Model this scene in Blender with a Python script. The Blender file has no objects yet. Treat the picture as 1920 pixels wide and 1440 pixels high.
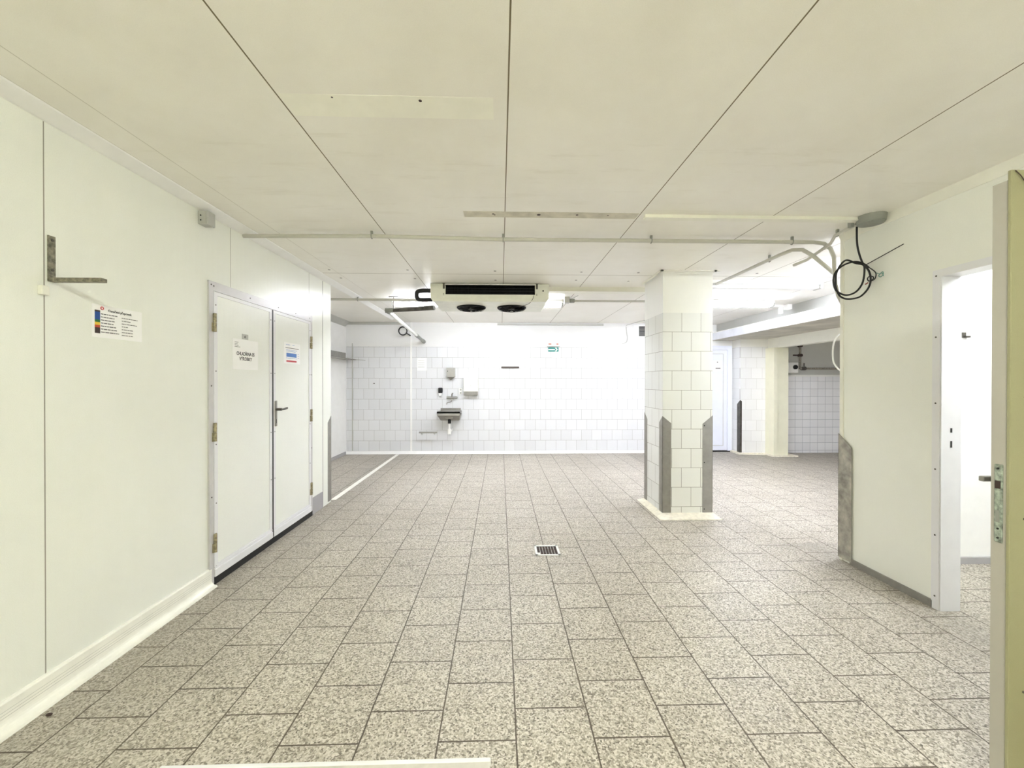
import bpy, bmesh, math, random
from mathutils import Vector, Matrix, Euler
random.seed(7)
S = bpy.context.scene
COL = S.collection
PI = math.pi

# ------------------------------------------------------------------ camera
cam_d = bpy.data.cameras.new('camera')
cam = bpy.data.objects.new('camera', cam_d); COL.objects.link(cam)
cam_d.sensor_fit = 'HORIZONTAL'; cam_d.sensor_width = 36.0
cam_d.lens = 36.0 * 760.2 / 1920.0
cam_d.clip_start = 0.02; cam_d.clip_end = 60
_yaw, _pitch, _roll = 0.0285, -0.0044, 0.0007
_f = Vector((math.sin(_yaw)*math.cos(_pitch), math.cos(_yaw)*math.cos(_pitch), math.sin(_pitch)))
_r = Vector((math.cos(_yaw), -math.sin(_yaw), 0)); _u = _r.cross(_f)
_r2 = _r*math.cos(_roll) + _u*math.sin(_roll); _u2 = _u*math.cos(_roll) - _r*math.sin(_roll)
cam.matrix_world = Matrix(((_r2.x, _u2.x, -_f.x, 0), (_r2.y, _u2.y, -_f.y, 0), (_r2.z, _u2.z, -_f.z, 1.3757), (0, 0, 0, 1)))
S.camera = cam

# ------------------------------------------------------------------ world, exposure
W = bpy.data.worlds.new('world'); S.world = W; W.use_nodes = True
_bg = W.node_tree.nodes['Background']
_bg.inputs[0].default_value = (1.0, 0.95, 0.70, 1); _bg.inputs[1].default_value = 0.9
S.view_settings.view_transform = 'Standard'; S.view_settings.look = 'None'
S.view_settings.exposure = 3.04; S.view_settings.gamma = 1.0; S.view_settings.use_curve_mapping = False
try:
    S.cycles.max_bounces = 14; S.cycles.diffuse_bounces = 10; S.cycles.glossy_bounces = 4
    S.cycles.use_denoising = True
except Exception:
    pass
LAMP_E = 13.8        # emission of the far-room tube and the added one behind the partition
SIDE_E = 10.5        # tube in the side room
PAIR_E = 8.1        # the two tubes behind the cooler
BACK_E = 17.5         # tube in the part of the room behind the camera

# ------------------------------------------------------------------ materials
def lin(c):
    c = c/255.0
    return c/12.92 if c <= 0.04045 else ((c+0.055)/1.055)**2.4
def rgb(r, g, b): return (lin(r), lin(g), lin(b), 1.0)
class NT:
    def __init__(s, name):
        s.m = bpy.data.materials.new(name); s.m.use_nodes = True
        s.t = s.m.node_tree; s.n = s.t.nodes; s.b = s.n['Principled BSDF']
    def new(s, kind, **kw):
        n = s.n.new(kind)
        for k, v in kw.items(): setattr(n, k, v)
        return n
    def link(s, a, b): s.t.links.new(a, b)
    def val(s, inp, v):
        if hasattr(v, 'is_linked') or hasattr(v, 'links'): s.link(v, inp)
        else: inp.default_value = v
    def math(s, op, a, b=0.0, c=0.0):
        n = s.new('ShaderNodeMath', operation=op)
        s.val(n.inputs[0], a); s.val(n.inputs[1], b); s.val(n.inputs[2], c)
        return n.outputs[0]
    def mix(s, f, a, b, mode='MIX'):
        n = s.new('ShaderNodeMix', data_type='RGBA', blend_type=mode)
        s.val(n.inputs[0], f); s.val(n.inputs[6], a); s.val(n.inputs[7], b)
        return n.outputs[2]
    def pos(s):
        g = s.new('ShaderNodeNewGeometry'); return g.outputs['Position']
    def xyz(s):
        x = s.new('ShaderNodeSeparateXYZ'); s.link(s.pos(), x.inputs[0]); return x.outputs
    def noise(s, scale, detail=3, rough=0.55, vec=None):
        n = s.new('ShaderNodeTexNoise'); n.inputs['Scale'].default_value = scale
        n.inputs['Detail'].default_value = detail; n.inputs['Roughness'].default_value = rough
        s.link(vec if vec is not None else s.pos(), n.inputs['Vector'])
        return n.outputs['Fac']
    def ramp(s, fac, stops):
        r = s.new('ShaderNodeValToRGB'); s.link(fac, r.inputs[0]); e = r.color_ramp.elements
        while len(e) < len(stops): e.new(0.5)
        for i, (p, c) in enumerate(stops):
            e[i].position = p; e[i].color = c if len(c) == 4 else (*c, 1)
        return r.outputs[0]
    def line(s, coord, period, offset, width):
        """1 on a thin line every period metres"""
        a = s.math('ADD', coord, -offset + period*50 + period/2)
        m = s.math('MODULO', a, period)
        d = s.math('ABSOLUTE', s.math('SUBTRACT', m, period/2))
        return s.math('LESS_THAN', d, width/2)
    def bump(s, h, dist=0.002, strength=0.5):
        b = s.new('ShaderNodeBump'); b.inputs['Distance'].default_value = dist
        b.inputs['Strength'].default_value = strength
        s.link(h, b.inputs['Height']); s.link(b.outputs[0], s.b.inputs['Normal'])
def plain(name, col, rough=0.5, metal=0.0, var=0.015, scale=9.0, bump=0.0, spec=0.5):
    t = NT(name)
    f = t.noise(scale, 4)
    dark = tuple(c*(1-var*2) for c in col[:3]) + (1,)
    lite = tuple(min(1, c*(1+var)) for c in col[:3]) + (1,)
    t.link(t.ramp(f, [(0.3, dark), (0.7, lite)]), t.b.inputs['Base Color'])
    t.b.inputs['Roughness'].default_value = rough; t.b.inputs['Metallic'].default_value = metal
    t.b.inputs['Specular IOR Level'].default_value = spec
    if bump: t.bump(t.noise(scale*14, 3), 0.001, bump)
    return t.m
def emis(name, col, e):
    t = NT(name); t.b.inputs['Base Color'].default_value = (0.9, 0.9, 0.9, 1)
    t.b.inputs['Emission Color'].default_value = col; t.b.inputs['Emission Strength'].default_value = e
    return t.m

def mat_panel_wall(name, col, axis, period, offset, rib=0.10, seam=(0.30, 0.29, 0.24, 1), ribstr=0.35):
    t = NT(name); p = t.xyz(); a = p[axis]
    f = t.noise(1.3, 4); c = t.ramp(f, [(0.3, tuple(x*0.975 for x in col[:3])), (0.7, col)])
    sp = t.noise(320, 2, 0.7); c = t.mix(0.12, c, t.ramp(sp, [(0.35, (0.60, 0.60, 0.56)), (0.6, (1, 1, 1))]), 'MULTIPLY')
    if period: c = t.mix(t.line(a, period, offset, 0.005), c, seam)
    t.link(c, t.b.inputs['Base Color']); t.b.inputs['Roughness'].default_value = 0.33
    s = t.math('SINE', t.math('MULTIPLY', a, 2*PI/rib))
    s = t.math('POWER', t.math('ABSOLUTE', s), 0.15)
    h = t.math('ADD', s, t.math('MULTIPLY', t.noise(6, 3), 0.4))
    t.bump(h, 0.0012, ribstr)
    return t.m

def mat_tiles(name, ax, off_a, off_z, size, z_top, tile, grout, paint, joint=0.0018, stagger=0.5, rough=0.22):
    """staggered square wall tiles up to z_top, smooth paint above; ax: 0 = wall along X, 1 = along Y"""
    t = NT(name); p = t.xyz()
    cmb = t.new('ShaderNodeCombineXYZ')
    t.link(t.math('ADD', p[ax], -off_a + 40*size), cmb.inputs[0]); t.link(t.math('ADD', p[2], -off_z + 40*size), cmb.inputs[1])
    b = t.new('ShaderNodeTexBrick', offset=stagger, offset_frequency=2)
    t.link(cmb.outputs[0], b.inputs['Vector'])
    v = b.inputs
    v['Color1'].default_value = tile; v['Color2'].default_value = tuple(c*0.94 for c in tile[:3]) + (1,)
    v['Mortar'].default_value = grout; v['Scale'].default_value = 1.0; v['Mortar Size'].default_value = joint
    v['Mortar Smooth'].default_value = 0.0; v['Bias'].default_value = 0.0
    v['Brick Width'].default_value = size; v['Row Height'].default_value = size
    up = t.math('GREATER_THAN', p[2], z_top)
    f = t.noise(2.5, 4)
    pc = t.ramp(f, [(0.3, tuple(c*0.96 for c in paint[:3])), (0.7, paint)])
    t.link(t.mix(up, b.outputs['Color'], pc), t.b.inputs['Base Color'])
    t.link(t.math('ADD', t.math('MULTIPLY', up, 0.3), rough), t.b.inputs['Roughness'])
    h = t.math('MULTIPLY', b.outputs['Fac'], -1.0)
    h = t.math('ADD', h, t.math('MULTIPLY', t.noise(4.0, 2), 0.5))
    t.bump(h, 0.001, 0.3)
    return t.m

def mat_floor():
    t = NT('terrazzo_tiles'); p = t.xyz()
    cmb = t.new('ShaderNodeCombineXYZ')
    wob = t.math('MULTIPLY', t.math('SUBTRACT', t.noise(9, 2), 0.5), 0.004)
    t.link(t.math('ADD', t.math('ADD', p[1], -1.7016 - 0.15 + 30), wob), cmb.inputs[0])
    t.link(t.math('ADD', t.math('ADD', p[0], -0.0621 + 30), wob), cmb.inputs[1])
    b = t.new('ShaderNodeTexBrick', offset=0.5, offset_frequency=2); t.link(cmb.outputs[0], b.inputs['Vector'])
    v = b.inputs
    v['Color1'].default_value = (0.0, 0.0, 0.0, 1); v['Color2'].default_value = (1, 1, 1, 1); v['Mortar'].default_value = (0, 0, 0, 1)
    v['Scale'].default_value = 1.0; v['Mortar Size'].default_value = 0.0034; v['Mortar Smooth'].default_value = 0.1
    v['Brick Width'].default_value = 0.3; v['Row Height'].default_value = 0.3
    joint = b.outputs['Fac']
    tone = t.ramp(b.outputs['Color'], [(0.0, (0.94, 0.935, 0.93)), (1.0, (1.0, 1.0, 1.0))])
    def cells(scale, stops):
        vo = t.new('ShaderNodeTexVoronoi', feature='F1'); vo.inputs['Scale'].default_value = scale
        t.link(t.pos(), vo.inputs['Vector'])
        sx = t.new('ShaderNodeSeparateColor'); t.link(vo.outputs['Color'], sx.inputs[0])
        return t.ramp(sx.outputs[0], stops)
    A = cells(150, [(0.0, rgb(70, 62, 50)), (0.13, rgb(134, 127, 112)), (0.32, rgb(186, 181, 168)), (0.60, rgb(216, 212, 200)), (0.82, rgb(252, 250, 244))])
    B = cells(260, [(0.0, rgb(84, 78, 70)), (0.16, rgb(172, 166, 154)), (0.5, rgb(205, 200, 188)), (0.85, rgb(236, 232, 222))])
    c = t.mix(0.3, A, B); c = t.mix(1.0, c, (0.78, 0.75, 0.715, 1), 'MULTIPLY')
    c = t.mix(1.0, c, tone, 'MULTIPLY')
    g = t.ramp(t.noise(1.1, 5, 0.6), [(0.34, (0.80, 0.78, 0.75)), (0.58, (1, 1, 1))])
    c = t.mix(0.45, c, g, 'MULTIPLY')
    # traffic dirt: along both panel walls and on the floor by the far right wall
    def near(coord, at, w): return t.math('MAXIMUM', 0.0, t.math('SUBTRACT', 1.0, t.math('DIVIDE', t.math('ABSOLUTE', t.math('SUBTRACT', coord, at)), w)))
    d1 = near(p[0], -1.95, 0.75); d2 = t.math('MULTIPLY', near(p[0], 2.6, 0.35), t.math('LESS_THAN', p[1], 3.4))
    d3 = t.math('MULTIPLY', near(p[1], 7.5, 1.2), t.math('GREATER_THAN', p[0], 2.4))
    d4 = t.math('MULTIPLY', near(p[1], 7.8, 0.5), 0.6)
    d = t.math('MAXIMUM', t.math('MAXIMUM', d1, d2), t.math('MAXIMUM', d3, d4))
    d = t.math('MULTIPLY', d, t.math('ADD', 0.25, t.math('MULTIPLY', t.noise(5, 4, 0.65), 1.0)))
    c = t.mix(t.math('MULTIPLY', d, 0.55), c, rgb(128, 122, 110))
    jc = t.mix(t.noise(3, 2), rgb(40, 28, 12), rgb(96, 82, 64))
    c = t.mix(t.math('MULTIPLY', joint, 0.92), c, jc)
    t.link(c, t.b.inputs['Base Color'])
    t.link(t.math('ADD', 0.36, t.math('MULTIPLY', t.noise(2.2, 3), 0.25)), t.b.inputs['Roughness'])
    h = t.math('ADD', t.math('MULTIPLY', joint, -1.0), t.math('MULTIPLY', t.noise(90, 2), 0.25))
    t.bump(h, 0.0015, 0.45)
    return t.m

def mat_ceiling():
    t = NT('ceiling_panels'); p = t.xyz()
    f = t.noise(1.6, 5, 0.6)
    col = t.ramp(f, [(0.3, rgb(240, 237, 228)), (0.62, rgb(247, 245, 238))])
    sp = t.noise(320, 2, 0.7); col = t.mix(0.10, col, t.ramp(sp, [(0.35, (0.6, 0.6, 0.56)), (0.6, (1, 1, 1))]), 'MULTIPLY')
    # damp grime that crept along the panels round the middle of the ceiling
    cm = t.new('ShaderNodeCombineXYZ'); t.link(t.math('MULTIPLY', p[0], 1.2), cm.inputs[0]); t.link(t.math('MULTIPLY', p[1], 7.0), cm.inputs[1])
    st = t.ramp(t.noise(1.4, 5, 0.7, cm.outputs[0]), [(0.56, (0, 0, 0)), (0.72, (1, 1, 1))])
    band = t.math('MULTIPLY', t.math('GREATER_THAN', p[1], 1.9), t.math('LESS_THAN', p[1], 4.3))
    col = t.mix(t.math('MULTIPLY', t.math('MULTIPLY', st, band), 0.16), col, rgb(178, 168, 138))
    seam = t.math('MULTIPLY', t.line(p[0], 0.925, 0.03, 0.006), t.math('GREATER_THAN', p[0], -1.5))
    cross = t.line(p[1], 30.0, 4.33, 0.007)
    edge = t.math('ADD', t.line(p[0], 30.0, -1.71, 0.004), t.line(p[0], 30.0, -1.872, 0.005))
    col = t.mix(t.math('MULTIPLY', edge, 0.45), col, rgb(140, 130, 104))
    col = t.mix(t.math('MAXIMUM', seam, cross), col, rgb(112, 100, 70))
    t.link(col, t.b.inputs['Base Color'])
    t.link(t.math('ADD', 0.28, t.math('MULTIPLY', f, 0.2)), t.b.inputs['Roughness'])
    t.bump(t.math('ADD', t.noise(5, 3), t.math('MULTIPLY', t.math('MAXIMUM', seam, cross), -1.5)), 0.0015, 0.25)
    return t.m

M = dict(
    floor=mat_floor(), ceiling=mat_ceiling(),
    panel_l=mat_panel_wall('cream_sandwich_panel', rgb(241, 243, 235), 1, 1.2, 1.791),
    panel_plain=mat_panel_wall('cream_partition_panel', rgb(240, 241, 233), 1, 0, 0, ribstr=0.03),
    leaf_panel=mat_panel_wall('door_leaf_panel', rgb(241, 243, 237), 1, 0, 0),
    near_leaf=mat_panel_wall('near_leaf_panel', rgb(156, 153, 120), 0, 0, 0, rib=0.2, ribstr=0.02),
    far_tiles=mat_tiles('far_wall_tiles', 0, 0.179, 0.05, 0.2, 2.06, rgb(226, 227, 229), rgb(158, 156, 152), rgb(231, 231, 230)),
    pil_x=mat_tiles('pillar_tiles_front', 0, 1.663, 0.095, 0.2, 2.09, rgb(236, 237, 231), rgb(140, 136, 122), rgb(240, 240, 232)),
    pil_y=mat_tiles('pillar_tiles_side', 1, 4.12, 0.095, 0.2, 2.09, rgb(230, 231, 228), rgb(150, 146, 138), rgb(232, 232, 228)),
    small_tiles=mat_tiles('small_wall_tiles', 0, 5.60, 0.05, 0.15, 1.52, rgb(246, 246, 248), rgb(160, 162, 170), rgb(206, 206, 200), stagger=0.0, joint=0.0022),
    tiles_y=mat_tiles('side_wall_tiles', 1, 7.0, 0.05, 0.2, 2.06, rgb(238, 238, 236), rgb(176, 174, 168), rgb(240, 239, 232)),
    white=plain('white_paint', rgb(244, 244, 242), 0.45), cream=plain('cream_paint', rgb(239, 238, 226), 0.4),
    yellowpaint=plain('pale_yellow_paint', rgb(238, 236, 212), 0.45),
    skirting=plain('white_skirting', rgb(244, 243, 234), 0.35, var=0.03), screed=plain('cream_screed', rgb(240, 234, 216), 0.7, var=0.08, scale=24, bump=0.4),
    alu=plain('aluminium_trim', rgb(204, 202, 202), 0.38, 0.15, scale=30), white_alu=plain('white_trim', rgb(232, 232, 234), 0.35),
    steel=plain('stainless_steel', rgb(168, 166, 160), 0.38, 0.55, 0.06, 14), steel_dull=plain('dull_steel', rgb(150, 147, 140), 0.45, 0.35, 0.06, 20),
    steel_worn=plain('worn_steel', rgb(176, 172, 162), 0.5, 0.3, 0.28, 11),
    steel_dark=plain('dark_steel', rgb(96, 92, 84), 0.45, 0.4, 0.2, 16), galv=plain('galvanised_bracket', rgb(142, 138, 120), 0.5, 0.4, 0.3, 60),
    hinge=plain('aged_hinge', rgb(168, 158, 128), 0.45, 0.3, 0.25, 60), rust=plain('rusty_gap', rgb(98, 62, 34), 0.8, 0, 0.3, 80),
    black=plain('black_rubber', rgb(20, 20, 21), 0.5), coil=plain('dark_coil', rgb(16, 17, 18), 0.55, 0.2, spec=0.2), fin=plain('coil_tube', rgb(58, 60, 62), 0.4, 0.4),
    grey_plastic=plain('grey_plastic', rgb(146, 148, 140), 0.5), ltgrey=plain('light_grey_plastic', rgb(186, 186, 180), 0.45),
    cooler=plain('cooler_casing', rgb(230, 231, 218), 0.35, var=0.03), white_plastic=plain('white_plastic', rgb(242, 242, 238), 0.35, var=0.02),
    conduit=plain('conduit_plastic', rgb(196, 194, 184), 0.4), grime=plain('ceiling_stain', rgb(212, 207, 190), 0.6, var=0.10, scale=14),
    patch=plain('ceiling_repaint', rgb(247, 246, 234), 0.35, var=0.02), kick=plain('grey_kick_plate', rgb(170, 168, 170), 0.5),
    paper=plain('paper', rgb(250, 250, 248), 0.6, var=0.01), ink=plain('black_ink', rgb(40, 38, 40), 0.7, var=0), inkgrey=plain('grey_ink', rgb(96, 94, 96), 0.7, var=0),
    blue=plain('blue_print', rgb(24, 74, 150), 0.6, var=0.02), green=plain('green_print', rgb(28, 110, 44), 0.6, var=0.02), yellow=plain('yellow_print', rgb(242, 204, 60), 0.6, var=0.02),
    orange=plain('red_orange_print', rgb(196, 72, 36), 0.6, var=0.02), brown=plain('dark_print', rgb(62, 46, 42), 0.6, var=0.05), bluebox=plain('blue_block_print', rgb(90, 134, 206), 0.6, var=0.05),
    redbar=plain('red_bar_print', rgb(206, 84, 90), 0.6, var=0.05), teal=plain('exit_green', rgb(0, 138, 128), 0.45, var=0.01), pvc=plain('white_upvc', rgb(236, 240, 252), 0.25, var=0.01),
    tube=emis('lit_tube', (0.96, 1.0, 1.14, 1), LAMP_E), tube_pair=emis('lit_tube_behind_cooler', (0.96, 1.0, 1.12, 1), PAIR_E), tube_side=emis('lit_tube_side_room', (0.95, 1.0, 1.08, 1), SIDE_E), tube_back=emis('lit_tube_warm', (1.0, 1.03, 0.92, 1), BACK_E),
    copper=plain('reddish_wire', rgb(150, 60, 40), 0.5), greenwire=plain('green_white_wire', rgb(120, 160, 150), 0.5), brass=plain('brass_valve', rgb(150, 134, 96), 0.4, 0.5), darkbrown=plain('dark_brown_plastic', rgb(78, 66, 60), 0.5),
    oldpipe=plain('painted_old_pipe', rgb(160, 154, 140), 0.6, 0.1, 0.3, 40), duct=plain('duct_cladding', rgb(228, 230, 238), 0.3, 0.1, 0.06, 4), duct_dark=plain('duct_underside_grey', rgb(196, 192, 180), 0.7, 0, 0.14, 3),
    leaf_edge=plain('dull_leaf_edge', rgb(176, 172, 162), 0.5), lockplate=plain('oxidised_zinc_plate', rgb(168, 178, 164), 0.45, 0.3, 0.35, 70), sill=plain('grey_sill', rgb(206, 202, 192), 0.45, 0.1, 0.06, 20),
)

# ------------------------------------------------------------------ mesh helpers
SPLIT = {'frame_screw', 'trim_screw', 'screw_head', 'guard_screw', 'casing_screw', 'plate_screw', 'face_screw', 'rivet', 'drill_hole', 'socket_face', 'tape_joint', 'louvre', 'clip', 'valve_handle'}
def islands(bm):
    seen = set(); out = []
    for v in bm.verts:
        if v in seen: continue
        st = [v]; seen.add(v); isl = []
        while st:
            a = st.pop(); isl.append(a)
            for e in a.link_edges:
                b = e.other_vert(a)
                if b not in seen: seen.add(b); st.append(b)
        out.append(isl)
    return out
def obj(name, bm, m, parent=None, smooth=False):
    if name in SPLIT or name == 'print_line':
        isl = islands(bm)
        if len(isl) > 1 and (name in SPLIT or len(isl) <= 6):
            o = None
            for vs in isl:
                b2 = bmesh.new(); mp = {v: b2.verts.new(v.co) for v in vs}
                for f in {f for v in vs for f in v.link_faces}: b2.faces.new([mp[v] for v in f.verts])
                o = one(name, b2, m, parent, smooth)
            bm.free(); return o
    return one(name, bm, m, parent, smooth)
def one(name, bm, m, parent=None, smooth=False):
    me = bpy.data.meshes.new(name); bm.normal_update(); bm.to_mesh(me); bm.free()
    o = bpy.data.objects.new(name, me); COL.objects.link(o)
    me.materials.append(M[m] if isinstance(m, str) else m)
    if smooth:
        for p in me.polygons: p.use_smooth = True
        try: me.set_sharp_from_angle(angle=math.radians(40))
        except Exception: pass
    if parent is not None:
        o.parent = parent; o.matrix_parent_inverse = Matrix.Translation(-Vector(parent.location)) if parent.type == 'EMPTY' else Matrix.Identity(4)
    return o
def thing(name, label, cat, loc=(0, 0, 0), group=None):
    o = bpy.data.objects.new(name, None); COL.objects.link(o); o.location = loc
    o.empty_display_size = 0.05
    o['label'] = label; o['category'] = cat
    if group: o['group'] = group
    return o
def tag(o, label, cat, group=None):
    o['label'] = label; o['category'] = cat
    if group: o['group'] = group
    return o
def struct(name, bm, m, label=None, cat=None):
    o = obj(name, bm, m); o['kind'] = 'structure'
    if label: o['label'] = label; o['category'] = cat
    return o
def box(bm, x0, x1, y0, y1, z0, z1, bev=0.0):
    x0, x1 = min(x0, x1), max(x0, x1); y0, y1 = min(y0, y1), max(y0, y1); z0, z1 = min(z0, z1), max(z0, z1)
    r = bmesh.ops.create_cube(bm, size=1.0, matrix=Matrix.Translation(((x0+x1)/2, (y0+y1)/2, (z0+z1)/2)) @ Matrix.Diagonal((x1-x0, y1-y0, z1-z0, 1)))
    if bev:
        es = list({e for v in r['verts'] for e in v.link_edges})
        bmesh.ops.bevel(bm, geom=es, offset=bev, segments=2, affect='EDGES', profile=0.5)
    return bm
def B(*a, **k): return box(bmesh.new(), *a, **k)
def prism(bm, pts, d):
    """polygon of 3-D points swept along vector d"""
    d = Vector(d)
    a = [bm.verts.new(p) for p in pts]; b = [bm.verts.new(Vector(p)+d) for p in pts]
    n = len(pts); bm.faces.new(a[::-1]); bm.faces.new(b)
    for i in range(n): bm.faces.new((a[i], a[(i+1) % n], b[(i+1) % n], b[i]))
    bmesh.ops.recalc_face_normals(bm, faces=bm.faces[:])
    return bm
def cyl(bm, a, b, r, n=16, r2=None):
    a = Vector(a); b = Vector(b); d = b-a
    rot = d.to_track_quat('Z', 'Y').to_matrix().to_4x4()
    bmesh.ops.create_cone(bm, cap_ends=True, segments=n, radius1=r, radius2=r if r2 is None else r2, depth=d.length, matrix=Matrix.Translation((a+b)/2) @ rot)
    return bm
def smooth_path(pts, sub=6):
    P = [Vector(p) for p in pts]; out = []
    for i in range(len(P)-1):
        p0 = P[max(i-1, 0)]; p1 = P[i]; p2 = P[i+1]; p3 = P[min(i+2, len(P)-1)]
        for k in range(sub):
            t = k/sub
            out.append(0.5*((2*p1)+(p2-p0)*t+(2*p0-5*p1+4*p2-p3)*t*t+(3*p1-p0-3*p2+p3)*t**3))
    out.append(P[-1]); return out
def tube(bm, pts, r, n=10, sub=0):
    P = smooth_path(pts, sub) if sub else [Vector(p) for p in pts]
    rings = []; up = None
    for i, p in enumerate(P):
        t = (P[min(i+1, len(P)-1)]-P[max(i-1, 0)]).normalized()
        if up is None: up = t.orthogonal().normalized()
        up = (up - t*up.dot(t)).normalized(); s = t.cross(up)
        rings.append([bm.verts.new(p + r*(math.cos(2*PI*k/n)*up + math.sin(2*PI*k/n)*s)) for k in range(n)])
    for a, b in zip(rings, rings[1:]):
        for k in range(n): bm.faces.new((a[k], a[(k+1) % n], b[(k+1) % n], b[k]))
    bm.faces.new(rings[0][::-1]); bm.faces.new(rings[-1])
    bmesh.ops.recalc_face_normals(bm, faces=bm.faces[:])
    return bm
def torus(bm, c, R, r, axis='Z', n=40, m=8, sx=1.0):
    pts = []
    for i in range(n):
        a = 2*PI*i/n; p = {'Z': (math.cos(a)*R, math.sin(a)*R, 0), 'Y': (math.cos(a)*R, 0, math.sin(a)*R), 'X': (0, math.cos(a)*R, math.sin(a)*R)}[axis]
        pts.append(Vector(c)+Vector(p))
    ax = {'Z': Vector((0, 0, 1)), 'Y': Vector((0, 1, 0)), 'X': Vector((1, 0, 0))}[axis]
    rings = []
    for p in pts:
        o = (p-Vector(c)).normalized()
        rings.append([bm.verts.new(p+r*(math.cos(2*PI*k/m)*o+math.sin(2*PI*k/m)*ax)) for k in range(m)])
    for i in range(n):
        a, b = rings[i], rings[(i+1) % n]
        for k in range(m): bm.faces.new((a[k], a[(k+1) % m], b[(k+1) % m], b[k]))
    bmesh.ops.recalc_face_normals(bm, faces=bm.faces[:])
    return bm
def text(name, s, size, loc, rot, m, parent=None, bold=0.0, sx=1.0, align='LEFT'):
    c = bpy.data.curves.new(name, 'FONT'); c.body = s; c.size = size; c.offset = bold; c.align_x = align; c.extrude = 0.0002
    c.resolution_u = 3
    t = bpy.data.objects.new(name, c); COL.objects.link(t)
    bpy.context.view_layer.update()
    me = bpy.data.meshes.new_from_object(t.evaluated_get(bpy.context.evaluated_depsgraph_get()))
    bpy.data.objects.remove(t); bpy.data.curves.remove(c)
    me.transform(Matrix.Translation(loc) @ Euler(rot).to_matrix().to_4x4() @ Matrix.Diagonal((sx, 1, 1, 1)))
    me.materials.clear(); me.materials.append(M[m]); me.name = name
    o = bpy.data.objects.new(name, me); COL.objects.link(o)
    if parent is not None: o.parent = parent; o.matrix_parent_inverse = Matrix.Translation(-Vector(parent.location)) if parent.type == 'EMPTY' else Matrix.Identity(4)
    return o
ROT_LEFTWALL = (PI/2, 0, PI/2)      # text on a wall whose face looks towards +X
ROT_FARWALL = (PI/2, 0, 0)          # text on a wall whose face looks towards -Y
def screws(bm, pts, axis, r=0.006, d=0.002):
    for p in pts:
        v = {'X': Vector((d, 0, 0)), '-X': Vector((-d, 0, 0)), '-Y': Vector((0, -d, 0)), '-Z': Vector((0, 0, -d))}[axis]
        cyl(bm, Vector(p)-v*0.3, Vector(p)+v, r, 8)
    return bm

ZC = 2.525          # ceiling height
XL = -1.95          # face of the left panel wall
XR = 2.65           # face of the right partition
YF = 7.85           # far wall
YB = -2.6           # where the room behind the camera is cut off

# ------------------------------------------------------------------ structure
struct('floor', B(-3.1, 8.2, YB, 8.5, -0.12, 0.0), 'floor')
ceil = struct('ceiling', B(-3.1, 8.2, YB, 8.5, ZC, ZC+0.1), 'ceiling')
cb = bmesh.new()
for x, y in ((-0.057, 4.198), (-0.056, 4.572), (0.843, 4.211), (0.849, 4.544), (1.444, 4.213), (1.452, 4.573), (-0.952, 4.186), (-0.948, 4.529), (-1.75, 4.2), (-1.76, 4.53), (2.7, 4.2), (2.7, 4.55), (3.5, 4.55)):
    cyl(cb, (x, y, ZC-0.003), (x, y, ZC+0.001), 0.013, 10)
obj('rivet', cb, 'steel_dull', ceil)
obj('stain_strip', B(-0.25, 0.945, 2.735, 2.83, ZC-0.0008, ZC+0.001), 'grime', ceil)
cb = bmesh.new()
for x, y, r in ((-0.05, 2.775, 0.009), (0.262, 2.78, 0.013), (0.525, 2.775, 0.009), (0.739, 2.777, 0.006), (-0.04, 2.79, 0.006), (-0.328, 1.67, 0.007), (-0.68, 1.66, 0.004)):
    cyl(cb, (x, y, ZC-0.0015), (x, y, ZC+0.001), r, 10)
obj('drill_hole', cb, 'brown', ceil)
obj('repainted_patch', B(-0.888, -0.03, 1.645, 1.78, ZC-0.0006, ZC+0.001), 'patch', ceil)

# left panel wall (door hole left open for the double door)
bm = bmesh.new()
box(bm, XL-0.1, XL, YB, 2.755, 0, ZC); box(bm, XL-0.1, XL, 4.235, 4.72, 0, ZC); box(bm, XL-0.1, XL, 2.755, 4.235, 2.055, ZC)
wl = struct('wall_left', bm, 'panel_l')
bm = B(XL-0.002, XL+0.001, 4.505, 4.513, 0, ZC-0.04)
obj('panel_gap', bm, 'steel_dark', wl)
struct('trim_1', prism(bmesh.new(), [(XL, YB, 2.488), (XL, YB, ZC), (XL+0.078, YB, ZC), (XL+0.074, YB, ZC-0.006), (XL+0.010, YB, 2.489)], (0, 7.35-YB-0.03, 0)), 'white')
# cove skirting
pts = []
for i in range(7):
    a = i/6*PI/2; pts.append((XL+0.012+0.035*(1-math.cos(a)) , 2.775, 0.045-0.035*math.sin(a)))
prof = [(XL, 2.775, 0.0), (XL, 2.775, 0.125), (XL+0.008, 2.775, 0.125), (XL+0.013, 2.775, 0.116)] + pts + [(XL+0.05, 2.775, 0.0)]
bb = struct('baseboard_left', prism(bmesh.new(), prof, (0, YB-2.775, 0)), 'skirting')
bm = bmesh.new()
for z in (0.085, 0.06, 0.072): box(bm, XL+0.0115, XL+0.0128, YB, 2.77, z, z+0.0014)
obj('groove_lines', bm, 'ltgrey', bb)
obj('kick_plate', B(XL, XL+0.004, 4.24, 4.50, 0.0, 0.175), 'kick', wl)

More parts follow.
